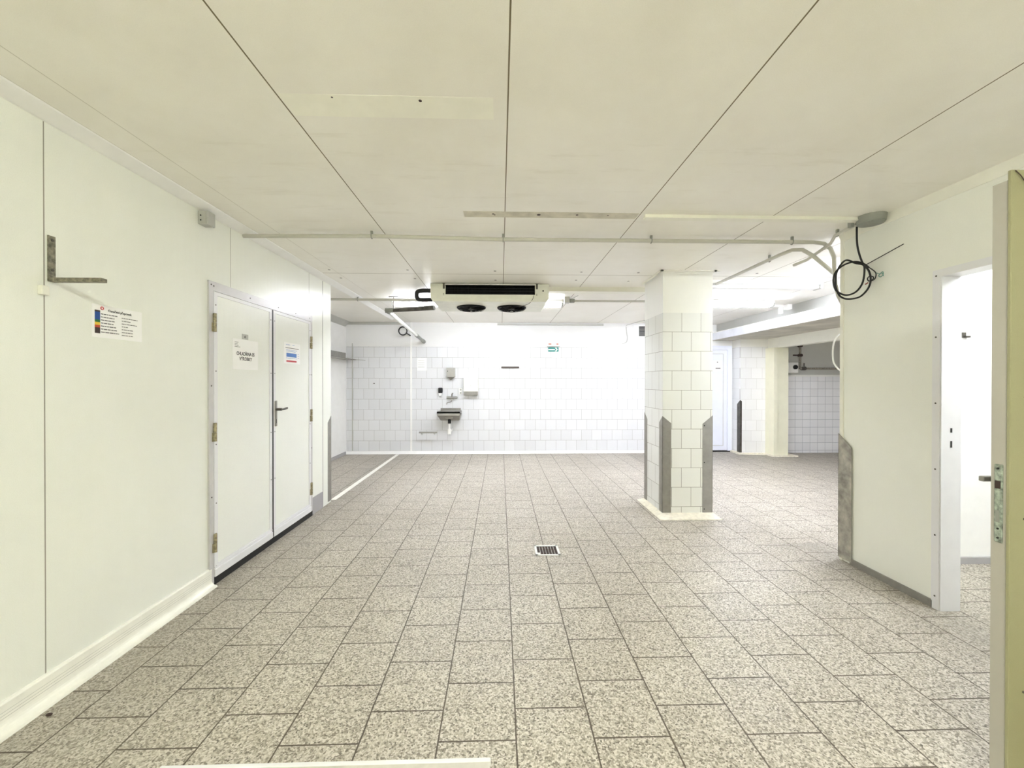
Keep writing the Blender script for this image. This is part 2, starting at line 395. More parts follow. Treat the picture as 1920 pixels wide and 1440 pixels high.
# far room shell
bm = bmesh.new(); box(bm, -3.05, 3.60, YF, YF+0.15, 0, ZC)
wf = struct('wall_far', bm, 'far_tiles')
obj('pilaster', B(-1.73, -1.70, YF-0.012, YF+0.01, 0.05, ZC), 'white', wf)
obj('pilaster', B(-2.84, -2.825, YF-0.012, YF+0.01, 0.06, 2.12), 'ltgrey', wf)
struct('baseboard_far', prism(bmesh.new(), [(-2.95, YF, 0.0), (-2.95, YF, 0.05), (-2.95, YF-0.012, 0.05), (-2.95, YF-0.05, 0.004), (-2.95, YF-0.055, 0.0)], (6.54, 0, 0)), 'white')
struct('wall_far_left', B(-3.1, -2.95, 4.5, 8.0, 0, ZC), 'white')
struct('baseboard_far_left', B(-2.95, -2.935, 4.8, YF-0.06, 0, 0.055), 'kick')
struct('trim_2', prism(bmesh.new(), [(-2.95, 4.8, 2.43), (-2.95, 4.8, ZC), (-2.86, 4.8, ZC)], (0, 3.0, 0)), 'ltgrey')
struct('trim_3', B(-2.95, -1.86, YF-0.025, YF, 2.475, ZC), 'ltgrey')
struct('wall_left_return', B(-3.05, XL-0.1, 4.56, 4.66, 0, ZC), 'white')
struct('trim_4', B(XL-0.03, XL+0.03, 4.78, 7.75, 0.0, 0.004), 'skirting')

# door wall behind the pillar, reveal and oblique pier, opening into the dark side bay
bm = bmesh.new(); box(bm, 3.6, 4.62, 7.96, 8.1, 0, ZC)
struct('wall_far_right', bm, 'white')
prism(bm := bmesh.new(), [(4.62, 7.97, 0), (4.60, 7.65, 0), (5.11, 7.60, 0), (5.12, 7.97, 0)], (0, 0, ZC))
pier = struct('wall_pier', bm, mat_tiles('pier_tiles', 0, 4.6, 0.05, 0.2, 2.06, rgb(240, 240, 238), rgb(205, 203, 198), rgb(240, 239, 232)))
obj('pier_skirting', prism(bmesh.new(), [(4.555, 7.93, 0), (4.535, 7.585, 0), (5.14, 7.53, 0), (5.14, 7.62, 0)], (0, 0, 0.03)), 'screed', pier)
bm = bmesh.new(); box(bm, 5.06, 5.13, 7.36, 7.62, 0, 2.02); box(bm, 5.13, 5.36, 7.40, 7.60, 0, 2.02)
py = struct('wall_column', bm, 'yellowpaint')
obj('column_footing', B(5.02, 5.50, 7.33, 7.64, 0, 0.022), 'screed', py)
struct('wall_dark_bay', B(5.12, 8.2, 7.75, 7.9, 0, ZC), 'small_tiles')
struct('wall_dark_bay_side', B(8.05, 8.2, 2.9, 7.8, 0, ZC), 'white')
struct('wall_right_lintel', B(5.10, 5.25, 3.08, 7.60, 2.02, 2.26), 'cream')

# soffit over the right side: boxed duct with taped joints
bm = bmesh.new(); box(bm, 4.20, 5.6, 3.08, 7.95, 2.21, 2.35)
so = struct('trim_5', bm, 'duct')
obj('duct_underside', B(4.205, 5.1, 3.08, 7.94, 2.2045, 2.211), 'duct_dark', so)  # underside sheet in a darker grey than the duct faces
obj('upper_casing', B(4.30, 5.6, 3.08, 7.95, 2.35, ZC), 'ltgrey', so)
bm = bmesh.new()
for y in (6.5, 5.62, 5.38, 4.5): box(bm, 4.197, 4.21, y, y+0.03, 2.208, 2.352)
obj('tape_joint', bm, 'white_plastic', so)
obj('duct_edge', B(4.19, 4.215, 3.08, 7.95, 2.345, 2.356), 'white_plastic', so)

# right partition with doorway, and the side room behind it
bm = bmesh.new()
box(bm, XR, XR+0.105, 2.37, 3.08, 0, ZC); box(bm, XR, XR+0.105, 1.24, 2.37, 2.03, ZC); box(bm, XR, XR+0.105, YB, 1.24, 0, ZC)
wr = struct('wall_right', bm, 'panel_plain')
obj('edge_trim', B(XR-0.008, XR+0.0, 3.055, 3.084, 0, ZC), 'cream', wr)
struct('trim_6', prism(bmesh.new(), [(XR, YB, 2.465), (XR, YB, ZC), (XR-0.03, YB, ZC), (XR-0.006, YB, 2.466)], (0, 3.08-YB, 0)), 'cream')
struct('baseboard_right', B(XR-0.012, XR, 2.40, 2.985, 0, 0.045), 'steel_dull')
struct('wall_side_room', B(XR+0.105, 8.2, 2.98, 3.08, 0, ZC), 'white')
struct('baseboard_side_room', B(XR+0.105, 6.0, 2.965, 2.98, 0, 0.05), 'kick')
struct('wall_side_room_right', B(5.4, 5.5, YB, 2.98, 0, ZC), 'white')
struct('wall_side_room_near', B(XR+0.105, 5.4, -0.6, -0.5, 0, ZC), 'white')
struct('wall_behind', B(-3.1, 8.2, YB-0.1, YB, 0, ZC), 'cream')
struct('wall_far_left_near', B(-3.1, -2.05, YB, 4.56, 0, 0.5), 'white')

# ------------------------------------------------------------------ lamps
def batten(x0, x1, y, label, m='tube', z=ZC, along='X', group=None, lit=True):
    c = ((x0+x1)/2, y, z)
    t = thing('ceiling_light', label, 'light', c, group)
    def bx(*a, **k):
        if along == 'X': return B(*a, **k)
        x_0, x_1, y_0, y_1, z_0, z_1 = a
        return B(c[0]+(y_0-y), c[0]+(y_1-y), y+(x_0-c[0]), y+(x_1-c[0]), z_0, z_1, **k)
    obj('housing', bx(x0, x1, y-0.075, y+0.075, z-0.04, z, bev=0.004), 'white_plastic', t)
    obj('end_cap', bx(x0-0.01, x0+0.02, y-0.06, y+0.06, z-0.085, z-0.002, bev=0.006), 'ltgrey', t)
    obj('end_cap', bx(x1-0.02, x1+0.01, y-0.06, y+0.06, z-0.085, z-0.002, bev=0.006), 'ltgrey', t)
    obj('diffuser', bx(x0+0.02, x1-0.02, y-0.05, y+0.05, z-0.085, z-0.039, bev=0.018), m, t)
    return t
batten(-1.50, -0.33, 5.72, 'lit ceiling tube light left of and behind the hanging cooler', 'tube_pair', group='tube lights on the ceiling')
batten(-0.30, 0.87, 5.72, 'lit ceiling tube light mostly hidden behind the cooler, end showing at its right', 'tube_pair', group='tube lights on the ceiling')
batten(2.20, 3.64, 4.55, 'unlit white ceiling tube light nearest, right of the tiled pillar', 'white_plastic', group='tube lights on the ceiling')
batten(2.60, 3.82, 5.62, 'lit ceiling tube light farther back, right of the tiled pillar', group='tube lights on the ceiling')
batten(3.10, 3.95, 3.55, 'added unseen tube light behind the right partition, lighting pillar and floor', group='tube lights on the ceiling')  # added out of view to brighten the pillar's right side and the floor
batten(2.95, 4.15, 1.6, 'lit ceiling tube light in the bright side room', 'tube_side')
batten(-0.45, 0.85, -0.5, 'ceiling tube light in the part of the room behind the viewer', 'tube_back')

# ------------------------------------------------------------------ double door in the left wall
d1 = thing('door_1', 'cream double door with two leaves in the left panel wall', 'door', (XL, 3.49, 0)); d1['kind'] = 'structure'
bm = bmesh.new()
box(bm, XL-0.03, XL+0.012, 2.755, 2.797, 0, 2.055); box(bm, XL-0.03, XL+0.012, 4.203, 4.237, 0.03, 2.055); box(bm, XL-0.03, XL+0.012, 2.797, 4.203, 1.993, 2.055)
obj('frame', bm, 'alu', d1)
bm = screws(bmesh.new(), [(XL+0.012, 2.776, z) for z in (2.03, 1.35, 0.6)] + [(XL+0.012, y, 2.025) for y in (2.8, 3.2, 3.6, 3.9, 4.18)] + [(XL+0.012, 4.22, z) for z in (1.45, 0.7)], 'X', 0.005)
obj('frame_screw', bm, 'steel_dark', d1)
obj('dark_gap', B(XL-0.06, XL-0.05, 2.8, 4.2, 0, 1.993), 'black', d1)
obj('centre_gap_dark', B(XL-0.04, XL+0.0125, 3.497, 3.519, 0.06, 1.99), 'black', d1)  # black strip standing in for the shade in the gap between leaves
obj('threshold_gap', B(XL-0.05, XL+0.013, 2.80, 4.235, 0.0, 0.05), 'black', d1)
def leaf(y0, y1, hy, hs):
    l = thing('door_leaf', '', '', (XL, (y0+y1)/2, 0)); del l['label']; del l['category']
    l.parent = d1; l.matrix_parent_inverse = Matrix.Translation(-Vector(d1.location))
    def ob(n, bm, m, **k):
        return obj(n, bm, m, l, **k)
    ob('leaf_panel', B(XL-0.04, XL+0.008, y0, y1, 0.06, 1.99), 'leaf_panel')
    bm = bmesh.new(); w = 0.035
    box(bm, XL-0.045, XL+0.013, y0, y0+w, 0.06, 1.99); box(bm, XL-0.045, XL+0.013, y1-w, y1, 0.06, 1.99)
    box(bm, XL-0.045, XL+0.013, y0+w, y1-w, 1.965, 1.99)
    ob('edge_trim', bm, 'white_alu')
    bm = bmesh.new(); box(bm, XL-0.045, XL+0.013, y0+w, y1-w, 0.105, 0.135); box(bm, XL-0.045, XL+0.020, y0, y1, 0.052, 0.105, bev=0.004); box(bm, XL, XL+0.016, y0, y1, 0.115, 0.122)
    ob('bottom_trim', bm, 'white_alu')
    ob('trim_screw', screws(bmesh.new(), [(XL+0.013, y, z) for y in (y0+w/2, y1-w/2) for z in (0.12, 0.55, 0.95, 1.45, 1.9)], 'X', 0.004), 'steel_dark')
    for z in (0.285, 1.036, 1.778):
        bm = bmesh.new(); cyl(bm, (XL+0.02, hy, z-0.062), (XL+0.02, hy, z-0.002), 0.011, 12); cyl(bm, (XL+0.02, hy, z+0.002), (XL+0.02, hy, z+0.062), 0.011, 12)
        cyl(bm, (XL+0.02, hy, z-0.06), (XL+0.02, hy, z+0.06), 0.005, 8)
        box(bm, XL+0.01, XL+0.018, hy-0.018, hy, z-0.062, z-0.002); box(bm, XL+0.01, XL+0.018, hy, hy+0.018, z+0.002, z+0.062)
        ob('hinge', bm, 'hinge', smooth=True)
    return l, ob
l1, ob1 = leaf(2.80, 3.497, 2.799, 1)
l2, ob2 = leaf(3.519, 4.200, 4.20, -1)
ob2('handle_plate', B(XL+0.013, XL+0.019, 3.535, 3.567, 0.995, 1.215, bev=0.003), 'steel_dull')
bm = bmesh.new(); cyl(bm, (XL+0.015, 3.551, 1.14), (XL+0.065, 3.551, 1.14), 0.011, 14); tube(bm, [(XL+0.06, 3.545, 1.14), (XL+0.063, 3.59, 1.14), (XL+0.060, 3.648, 1.146)], 0.009, 10, 4)
ob2('lever_handle', bm, 'steel_dark', smooth=True)
ob2('keyhole', B(XL+0.0185, XL+0.0198, 3.548, 3.555, 1.02, 1.055), 'black')

# ------------------------------------------------------------------ papers on the left wall and door
def bars(bm, x, y0, y1, z, h, d=0.0006, seed=0):
    """a row of print too small to read, as short dashes"""
    rnd = random.Random(seed*977+int(z*1000)); y = y0
    while y < y1-0.004:
        w = rnd.uniform(0.006, 0.02); e = min(y+w, y1); box(bm, x, x+d, y, e, z, z+h); y = e+0.003
    return bm
po = thing('wall_poster', 'white notice with a vertical colour bar taped to the cream panel wall', 'poster', (XL, 2.13, 1.59))
X = XL+0.001
obj('sheet', B(XL-0.0, X, 1.992, 2.262, 1.592, 1.752), 'paper', po)
zs = [1.722, 1.712, 1.680, 1.664, 1.650, 1.634, 1.612]
cb = [('brown', 1.716, 1.724), ('blue', 1.678, 1.716), ('green', 1.666, 1.678), ('yellow', 1.652, 1.666), ('orange', 1.640, 1.652), ('brown', 1.612, 1.640)]
for m_, a, b_ in cb: obj('colour_band', B(X, X+0.0006, 2.006, 2.032, a-0.0, b_), m_, po)
obj('heading', bmesh.new(), 'ink', po) if False else None
text('heading', 'Označení přepravek', 0.0155, (X+0.0004, 2.072, 1.724), ROT_LEFTWALL, 'ink', po, bold=0.0003)
bm = bmesh.new(); torus(bm, (X+0.0005, 2.042, 1.736), 0.0065, 0.0022, 'X', 20, 6)
obj('emblem', bm, 'redbar', po)
bm = bmesh.new()
for i in range(7):
    z = 1.706-0.0147*i; bars(bm, X, 2.036, 2.036+[.088, .074, .072, .068, .078, .082, .094][i], z, 0.0042, seed=i)
    bars(bm, X, 2.145, 2.145+[.09, .052, .086, .034, .066, .062, .062][i], z-0.004, 0.0034, seed=i+20)
obj('print_line', bm, 'inkgrey', po)
p1 = thing('door_sign', 'white sheet with two lines of black capitals taped to the left door leaf', 'sign', (XL+0.01, 3.15, 1.47))
X = XL+0.0095
obj('sheet', B(XL+0.008, X, 2.997, 3.303, 1.470, 1.695), 'paper', p1)
text('heading', 'CHLADÍRNA 05', 0.0365, (X+0.0003, 3.148, 1.576), ROT_LEFTWALL, 'ink', p1, bold=0.0009, sx=0.86, align='CENTER')
text('heading', 'VÝROBKY', 0.0365, (X+0.0003, 3.148, 1.538), ROT_LEFTWALL, 'ink', p1, bold=0.0009, sx=0.92, align='CENTER')
for i in range(4): one('print_line', bars(bmesh.new(), X, 3.02, 3.02+[.04, .035, .045, .06][i], 1.668-0.011*i, 0.0035, seed=i+50), 'inkgrey', p1)
p2 = thing('number_label', 'tiny grey numbered label just above the sheet on the left door leaf', 'label', (XL+0.01, 3.14, 1.70))
obj('sticker', B(XL+0.008, XL+0.010, 3.105, 3.178, 1.699, 1.738), 'ltgrey', p2)
text('number', '4', 0.028, (XL+0.0104, 3.13, 1.708), ROT_LEFTWALL, 'ink', p2, bold=0.0006)
p3 = thing('door_notice', 'white notice with blue block and red bar on the right door leaf', 'sign', (XL+0.01, 3.83, 1.54))
obj('sheet', B(XL+0.008, X, 3.69, 3.985, 1.545, 1.738), 'paper', p3)
obj('blue_block', B(X, X+0.0006, 3.735, 3.917, 1.606, 1.642), 'bluebox', p3)
obj('red_bar', B(X, X+0.0006, 3.735, 3.917, 1.560, 1.575), 'redbar', p3)
obj('rule_line', B(X, X+0.0006, 3.72, 3.96, 1.686, 1.691), 'inkgrey', p3)
for i, (a, b_, z) in enumerate(((3.73, 3.80, 1.715), (3.84, 3.88, 1.717), (3.73, 3.93, 1.668), (3.73, 3.9, 1.656), (3.73, 3.93, 1.594), (3.94, 3.965, 1.64), (3.94, 3.965, 1.62), (3.94, 3.965, 1.60))): one('print_line', bars(bmesh.new(), X, a, b_, z, 0.003, seed=i+80), 'bluebox', p3)


# ------------------------------------------------------------------ left wall fittings
br = thing('shelf_bracket', 'L-shaped steel shelf bracket with a bare arm on the left wall', 'bracket', (XL, 1.815, 1.8))
obj('back_plate', B(XL, XL+0.005, 1.803, 1.832, 1.812, 2.008), 'galv', br)
obj('arm', B(XL, XL+0.225, 1.803, 1.832, 1.809, 1.826, bev=0.002), 'galv', br)
obj('screw_head', screws(bmesh.new(), [(XL+0.005, 1.818, 1.99), (XL+0.005, 1.818, 1.86)], 'X', 0.006, 0.003), 'steel_dark', br)
jb = thing('junction_box', 'small grey junction box high on the left wall under the cove trim', 'junction box', (XL, 2.73, 2.4))
obj('box_body', B(XL, XL+0.05, 2.672, 2.740, 2.395, 2.480, bev=0.005), 'ltgrey', jb)
obj('box_lid', B(XL+0.05, XL+0.066, 2.670, 2.742, 2.393, 2.482, bev=0.005), 'ltgrey', jb)
obj('clip', screws(bmesh.new(), [(XL+0.02, 2.676, 2.42), (XL+0.02, 2.676, 2.45)], '-Y', 0.005, 0.006), 'black', jb)
cl = obj('cable_clip', B(XL, XL+0.02, 1.765, 1.795, 1.745, 1.785, bev=0.003), 'cream'); tag(cl, 'small cream clip on the panel seam below the shelf bracket', 'clip')

def guard(corner, sx, sy, h, w=0.085, m='steel', name='corner_guard', parent=None, gx=0.003, wy=None):
    """angle guard round a vertical corner; sx, sy point along the two faces away from the corner"""
    wy = wy or w
    cx, cy = corner; bm = bmesh.new()
    ox, oy = -sx*gx, -sy*gx
    prism(bm, [(cx+ox, cy+oy, 0.02), (cx+sx*w, cy+oy, 0.02), (cx+sx*w, cy+oy, h-w*0.85), (cx+ox, cy+oy, h)], (0, -oy*0.96, 0))
    prism(bm, [(cx+ox, cy+oy, 0.02), (cx+ox, cy+sy*wy, 0.02), (cx+ox, cy+sy*wy, h-wy*0.85), (cx+ox, cy+oy, h)], (-ox*0.96, 0, 0))
    return obj(name, bm, m, parent)
tag(guard((XL, 4.72), -1, -1, 0.99, w=0.09, m='steel_dull', wy=0.085), 'pointed steel corner guard at the far end of the left wall', 'corner guard', 'pointed steel corner guards')
tag(guard((XR-0.010, 3.086), 1, -1, 0.98, w=0.1, m='steel_worn', wy=0.115), 'scratched pointed steel corner guard at the end of the right partition', 'corner guard', 'pointed steel corner guards')

# ------------------------------------------------------------------ tiled pillar
px0, px1, py0, py1 = 1.667, 2.185, 4.12, 4.64
pl = thing('tiled_pillar', 'square white tiled pillar standing in the middle of the room', 'pillar', ((px0+px1)/2, (py0+py1)/2, 0))
sh = obj('shaft', B(px0, px1, py0, py1, 0, ZC), 'pil_x', pl)
sh.data.materials.append(M['pil_y'])
for p in sh.data.polygons:
    if abs(p.normal.x) > 0.5: p.material_index = 1
prism(bm := bmesh.new(), [(px0-0.075, py0-0.15, 0), (px1+0.06, py0-0.15, 0), (px1+0.06, py1+0.06, 0), (px0-0.075, py1+0.06, 0)], (0, 0, 0.006))
for v in bm.verts:
    if v.co.z > 0.003: pass
bm2 = bmesh.new()
def flare(x0, x1, y0, y1, o, h):
    lo = [(x0-0.07, y0-0.13), (x1+0.035, y0-0.13), (x1+0.035, y1+0.05), (x0-0.07, y1+0.05)]
    hi = [(x0-0.01, y0-0.01), (x1+0.01, y0-0.01), (x1+0.01, y1+0.01), (x0-0.01, y1+0.01)]
    a = [bm2.verts.new((*p, 0.0)) for p in lo]; a2 = [bm2.verts.new((*p, 0.006)) for p in lo]; b = [bm2.verts.new((*p, h)) for p in hi]
    for i in range(4):
        j = (i+1) % 4; bm2.faces.new((a[i], a[j], a2[j], a2[i])); bm2.faces.new((a2[i], a2[j], b[j], b[i]))
    bm2.faces.new(b); bm2.faces.new(a[::-1]); bmesh.ops.recalc_face_normals(bm2, faces=bm2.faces[:])
bm.free(); flare(px0, px1, py0, py1, 0.06, 0.034)
obj('plinth_fillet', bm2, 'screed', pl)
bm = bmesh.new()
for a in ((px0-0.03, px1+0.06, py0-0.03, py0-0.002), (px0-0.03, px0-0.002, py0-0.03, py1+0.03), (px1+0.002, px1+0.03, py0-0.03, py1+0.03)):
    box(bm, a[0], a[1], a[2], a[3], ZC-0.012, ZC)
obj('ceiling_collar', bm, 'cream', pl)
guard((px0, py0), 1, 1, 1.03, 0.088, 'steel_dull', parent=pl, wy=0.085)
guard((px1, py0), -1, 1, 1.035, 0.103, 'steel', parent=pl, wy=0.085)
guard((px0, py1), 1, -1, 1.03, 0.088, 'steel_dull', parent=pl, wy=0.085)
guard((px1, py1), -1, -1, 1.03, 0.088, 'steel_dull', parent=pl, wy=0.085)
obj('guard_screw', screws(bmesh.new(), [(px1-0.085, py0-0.004, z) for z in (0.93, 0.55, 0.07)], '-Y', 0.006), 'black', pl)

# ------------------------------------------------------------------ evaporator cooler
cx0, cx1, cy0, cy1, cz0, cz1 = -0.81, 0.565, 4.72, 5.42, 2.315, 2.518
ec = thing('evaporator_cooler', 'cream ceiling cooler with black coil face and two fans underneath', 'air cooler', ((cx0+cx1)/2, (cy0+cy1)/2, cz0))
xa, xb, za, zb = -0.638, 0.402, 2.394, 2.508     # coil opening
bm = bmesh.new()
box(bm, cx0, xa, cy0, cy1, cz0+0.035, cz1); box(bm, xb, cx1, cy0, cy1, cz0+0.035, cz1)
box(bm, xa, xb, cy0, cy1, cz1-0.01, cz1); box(bm, xa, xb, cy0, cy0+0.01, cz0+0.035, za); box(bm, xa, xb, cy1-0.01, cy1, cz0+0.035, za)
obj('casing', bm, 'cooler', ec)
# drip tray with sloping ends and round fan openings left as dark discs above the guards
bm = bmesh.new()
t_ = [(cx0, cy0-0.004), (cx1+0.002, cy0-0.004), (cx1+0.002, cy1+0.004), (cx0, cy1+0.004)]
l_ = [(cx0+0.03, cy0+0.01), (cx1-0.03, cy0+0.01), (cx1-0.03, cy1-0.01), (cx0+0.03, cy1-0.01)]
a = [bm.verts.new((*p, cz0+0.036)) for p in t_]; b = [bm.verts.new((*p, cz0)) for p in l_]
bm.faces.new(a); bm.faces.new(b[::-1])
for i in range(4): bm.faces.new((a[i], b[i], b[(i+1) % 4], a[(i+1) % 4]))
bmesh.ops.recalc_face_normals(bm, faces=bm.faces[:])
obj('drip_tray', bm, 'cooler', ec)
co = obj('coil', B(xa, xb, cy0+0.03, cy1-0.03, za, zb-0.002), 'coil', ec)
bm = bmesh.new()
for z in (za+0.012, za+0.045, za+0.078): cyl(bm, (xa, cy0+0.024, z), (xb, cy0+0.024, z), 0.0035, 8)
o = obj('coil_tube', bm, 'fin', ec)
bm = bmesh.new()
for i in range(104):
    x = xa+0.005+i*0.01; box(bm, x, x+0.0012, cy0+0.012, cy0+0.03, za, zb-0.003)
obj('coil_fins', bm, 'coil', ec)
for x in (xa-0.02, xb+0.02):
    bm = bmesh.new(); box(bm, x-0.008, x+0.012, cy0-0.004, cy0, cz1-0.06, cz1); box(bm, x-0.02, x+0.02, cy0-0.004, cy0+0.06, cz1, cz1+0.004); cyl(bm, (x, cy0+0.02, cz1), (x, cy0+0.02, ZC), 0.009, 8)
    cyl(bm, (x, cy0+0.02, cz1+0.002), (x, cy0+0.02, cz1+0.014), 0.016, 6)
    obj('hanging_bracket', bm, 'steel_dark', ec)
    bm = bmesh.new(); cyl(bm, (x, cy1-0.03, cz1), (x, cy1-0.03, ZC), 0.009, 8); obj('hanging_bracket', bm, 'steel_dark', ec)
obj('top_rail', B(xa-0.02, xb+0.02, cy0-0.003, cy0+0.012, zb-0.002, zb+0.008), 'white_plastic', ec)
obj('casing_screw', screws(bmesh.new(), [(x, cy0, z) for x in (xa-0.02, xb+0.02) for z in (za-0.006, za+0.008)], '-Y', 0.005), 'steel_dark', ec)
obj('plug_hole', screws(bmesh.new(), [(0.497, cy0, 2.44)], '-Y', 0.010), 'black', ec)
for fx in (-0.365, 0.14):
    fy = 5.10; z = cz0
    fan = obj('fan', torus(bmesh.new(), (fx, fy, z-0.006), 0.172, 0.010, 'Z', 48, 8), 'coil', ec, smooth=True)
    bm = bmesh.new(); cyl(bm, (fx, fy, z-0.003), (fx, fy, z+0.001), 0.165, 40); obj('fan_opening', bm, 'black', fan)
    bm = bmesh.new()
    for k in range(5):
        a = 2*PI*k/5
        pts = [(0.03, -0.02), (0.10, -0.05), (0.155, -0.045), (0.158, 0.03), (0.09, 0.035), (0.03, 0.02)]
        R3 = Matrix.Rotation(a, 3, 'Z') @ Matrix.Rotation(math.radians(22), 3, 'X')
        prism(bm, [Vector((fx, fy, z-0.016)) + R3 @ Vector((u, v, 0)) for u, v in pts], (0, 0, 0.002))
    q = obj('blades', bm, 'coil', fan)
    bm = bmesh.new(); cyl(bm, (fx, fy, z-0.028), (fx, fy, z-0.002), 0.042, 20); obj('motor', bm, 'steel_dark', fan)
    bm = bmesh.new()
    for i, rr in enumerate((0.05, 0.072, 0.094, 0.116, 0.138, 0.158)):
        torus(bm, (fx, fy, z-0.046+0.018*(rr/0.17)**3), rr, 0.0016, 'Z', 36, 5)
    for k in range(8):
        a = 2*PI*k/8; c_, s_ = math.cos(a), math.sin(a)
        tube(bm, [(fx+0.02*c_, fy+0.02*s_, z-0.047), (fx+0.11*c_, fy+0.11*s_, z-0.042), (fx+0.165*c_, fy+0.165*s_, z-0.024), (fx+0.178*c_, fy+0.178*s_, z+0.001)], 0.0026, 6, 3)
    obj('wire_guard', bm, 'coil', fan, smooth=True)
bm = tube(bmesh.new(), [(0.385, cy0-0.003, 2.385), (0.375, cy0-0.012, 2.345), (0.34, cy0+0.05, 2.305), (0.28, cy0+0.17, 2.300), (0.22, cy0+0.24, 2.30)], 0.003, 6, 5)
obj('fan_cable', bm, 'steel_dark', ec)
# insulated refrigerant loop on the left of the casing
bm = tube(bmesh.new(), [(-0.815, 4.86, 2.465), (-0.93, 4.86, 2.465), (-0.985, 4.865, 2.452), (-1.0, 4.87, 2.42), (-0.995, 4.87, 2.385), (-0.97, 4.87, 2.362), (-0.92, 4.87, 2.356), (-0.815, 4.87, 2.36)], 0.025, 12, 5)
o = obj('insulated_pipe', bm, 'black', smooth=True); tag(o, 'black insulated pipe loop on the left end of the ceiling cooler', 'pipe')
bm = tube(bmesh.new(), [(-0.815, 4.80, 2.43), (-0.85, 4.80, 2.42), (-0.83, 4.80, 2.405), (-0.815, 4.80, 2.40)], 0.003, 6, 4)
obj('sensor_wire', bm, 'ltgrey', ec)

# condensate drain
dp = thing('drain_pipe', 'white drain pipe sloping down to the far wall beside the cooler', 'pipe', (-1.53, 5.5, 2.3))
A = Vector((-1.515, 5.5, 2.335)); Bv = Vector((-1.462, 7.80, 2.150))
bm = cyl(bmesh.new(), A, Bv, 0.027, 16); obj('pipe_run', bm, 'white_plastic', dp, smooth=True)
bm = bmesh.new(); cyl(bm, A+Vector((-0.03, -0.02, 0)), A+Vector((0.07, 0, 0.004)), 0.033, 14); cyl(bm, A+Vector((0, -0.03, 0.0)), A+Vector((0, 0.06, -0.005)), 0.033, 14)
obj('elbow', bm, 'grey_plastic', dp, smooth=True)
d_ = (Bv-A).normalized(); bm = bmesh.new(); cyl(bm, Bv-d_*0.62, Bv-d_*0.02, 0.029, 14); cyl(bm, Bv-d_*0.10, Bv, 0.036, 14); cyl(bm, Bv-d_*0.64, Bv-d_*0.58, 0.034, 14)
obj('coupling', bm, 'grey_plastic', dp, smooth=True)
bm = cyl(bmesh.new(), (-0.86, 5.30, 2.345), A+Vector((0.06, 0, 0.004)), 0.034, 14, 0.024)
o = obj('insulated_pipe', bm, 'steel_dark', smooth=True); tag(o, 'dark insulated pipe joining the white drain pipe to the cooler', 'pipe')
bm = bmesh.new(); cyl(bm, (-1.437, 5.5, 2.345), (-1.437, 5.5, ZC), 0.006, 8); box(bm, -1.50, -1.375, 5.49, 5.51, ZC-0.008, ZC)
o = obj('rod_hanger', bm, 'steel_dark'); tag(o, 'thin dark rod hanger with a T top above the drain pipe', 'hanger')
bm = bmesh.new()
for k in range(4): torus(bm, (-1.845+0.004*k, 7.72-0.012*k, 2.345-0.003*k), 0.078-0.003*(k % 2), 0.009, 'Y', 32, 8)
cyl(bm, (-1.775, 7.72, 2.30), (-1.73, 7.84, 2.27), 0.012, 8)
o = obj('cable_coil', bm, 'black', smooth=True); tag(o, 'small black ring of coiled cable by the drain pipe on the far wall', 'cable')

# ------------------------------------------------------------------ conduits and ceiling trunking
def conduit(pts, r, label, clips=(), m='conduit', sub=0):
    t = thing('conduit', label, 'conduit', tuple(pts[0]), 'grey conduits on the ceiling')
    obj('pipe_run', tube(bmesh.new(), pts, r, 12, sub), m, t, smooth=True)
    for c in clips:
        bm = bmesh.new(); torus(bm, c, r+0.003, 0.004, 'X', 16, 6); box(bm, c[0]-0.008, c[0]+0.008, c[1]-0.008, c[1]+0.008, c[2]+r, ZC)
        obj('clip', bm, 'grey_plastic', t)
    return t
zc = ZC-0.042
conduit([(XL+0.005, 3.13, zc-0.002), (-0.98, 3.12, zc+0.004), (0.02, 3.15, zc), (1.18, 3.15, zc+0.002), (2.30, 3.14, zc), (2.47, 3.14, zc), (2.55, 3.135, zc-0.01), (2.60, 3.13, zc-0.05), (2.622, 3.12, zc-0.12), (2.625, 3.11, 2.15), (2.64, 3.10, 2.06), (2.69, 3.11, 1.98)], 0.0155,
        'long grey conduit crossing the ceiling from left wall to right partition', [(-0.98, 3.12, zc+0.004), (0.02, 3.15, zc), (1.18, 3.15, zc+0.002), (2.30, 3.14, zc)])
conduit([(2.43, 4.80, zc), (2.43, 4.5, zc), (2.425, 3.45, zc), (2.44, 3.33, zc), (2.475, 3.26, zc-0.02), (2.53, 3.22, zc-0.08), (2.66, 3.16, zc-0.24)], 0.0155,
        'grey conduit running back from the right partition corner past the pillar', [(2.43, 3.6, zc)])
conduit([(2.52, 2.80, zc+0.01), (2.53, 3.0, zc+0.005), (2.545, 3.06, zc-0.036), (2.545, 3.30, zc-0.09), (2.52, 3.42, zc-0.10)], 0.012,
        'short bent conduit stub by the ceiling junction box', [(2.53, 2.98, zc+0.005)])
tr = thing('cable_trunking', 'cream cable trunking on the ceiling ending at the grey junction box', 'trunking', (1.75, 2.77, ZC))
obj('channel', B(0.99, 2.50, 2.748, 2.793, ZC-0.02, ZC), 'cream', tr)
obj('cover', B(0.985, 2.50, 2.744, 2.797, ZC-0.024, ZC-0.019, bev=0.002), 'cream', tr)
jb = thing('junction_box', 'round dark grey junction box on the ceiling above the coiled cable', 'junction box', (2.545, 2.74, ZC))
bm = bmesh.new(); cyl(bm, (2.56, 2.735, ZC-0.045), (2.56, 2.735, ZC), 0.078, 28, 0.085); obj('box_body', bm, 'grey_plastic', jb, smooth=True)
bm = bmesh.new(); cyl(bm, (2.56, 2.735, ZC-0.052), (2.56, 2.735, ZC-0.044), 0.074, 28); obj('box_lid', bm, 'grey_plastic', jb, smooth=True)
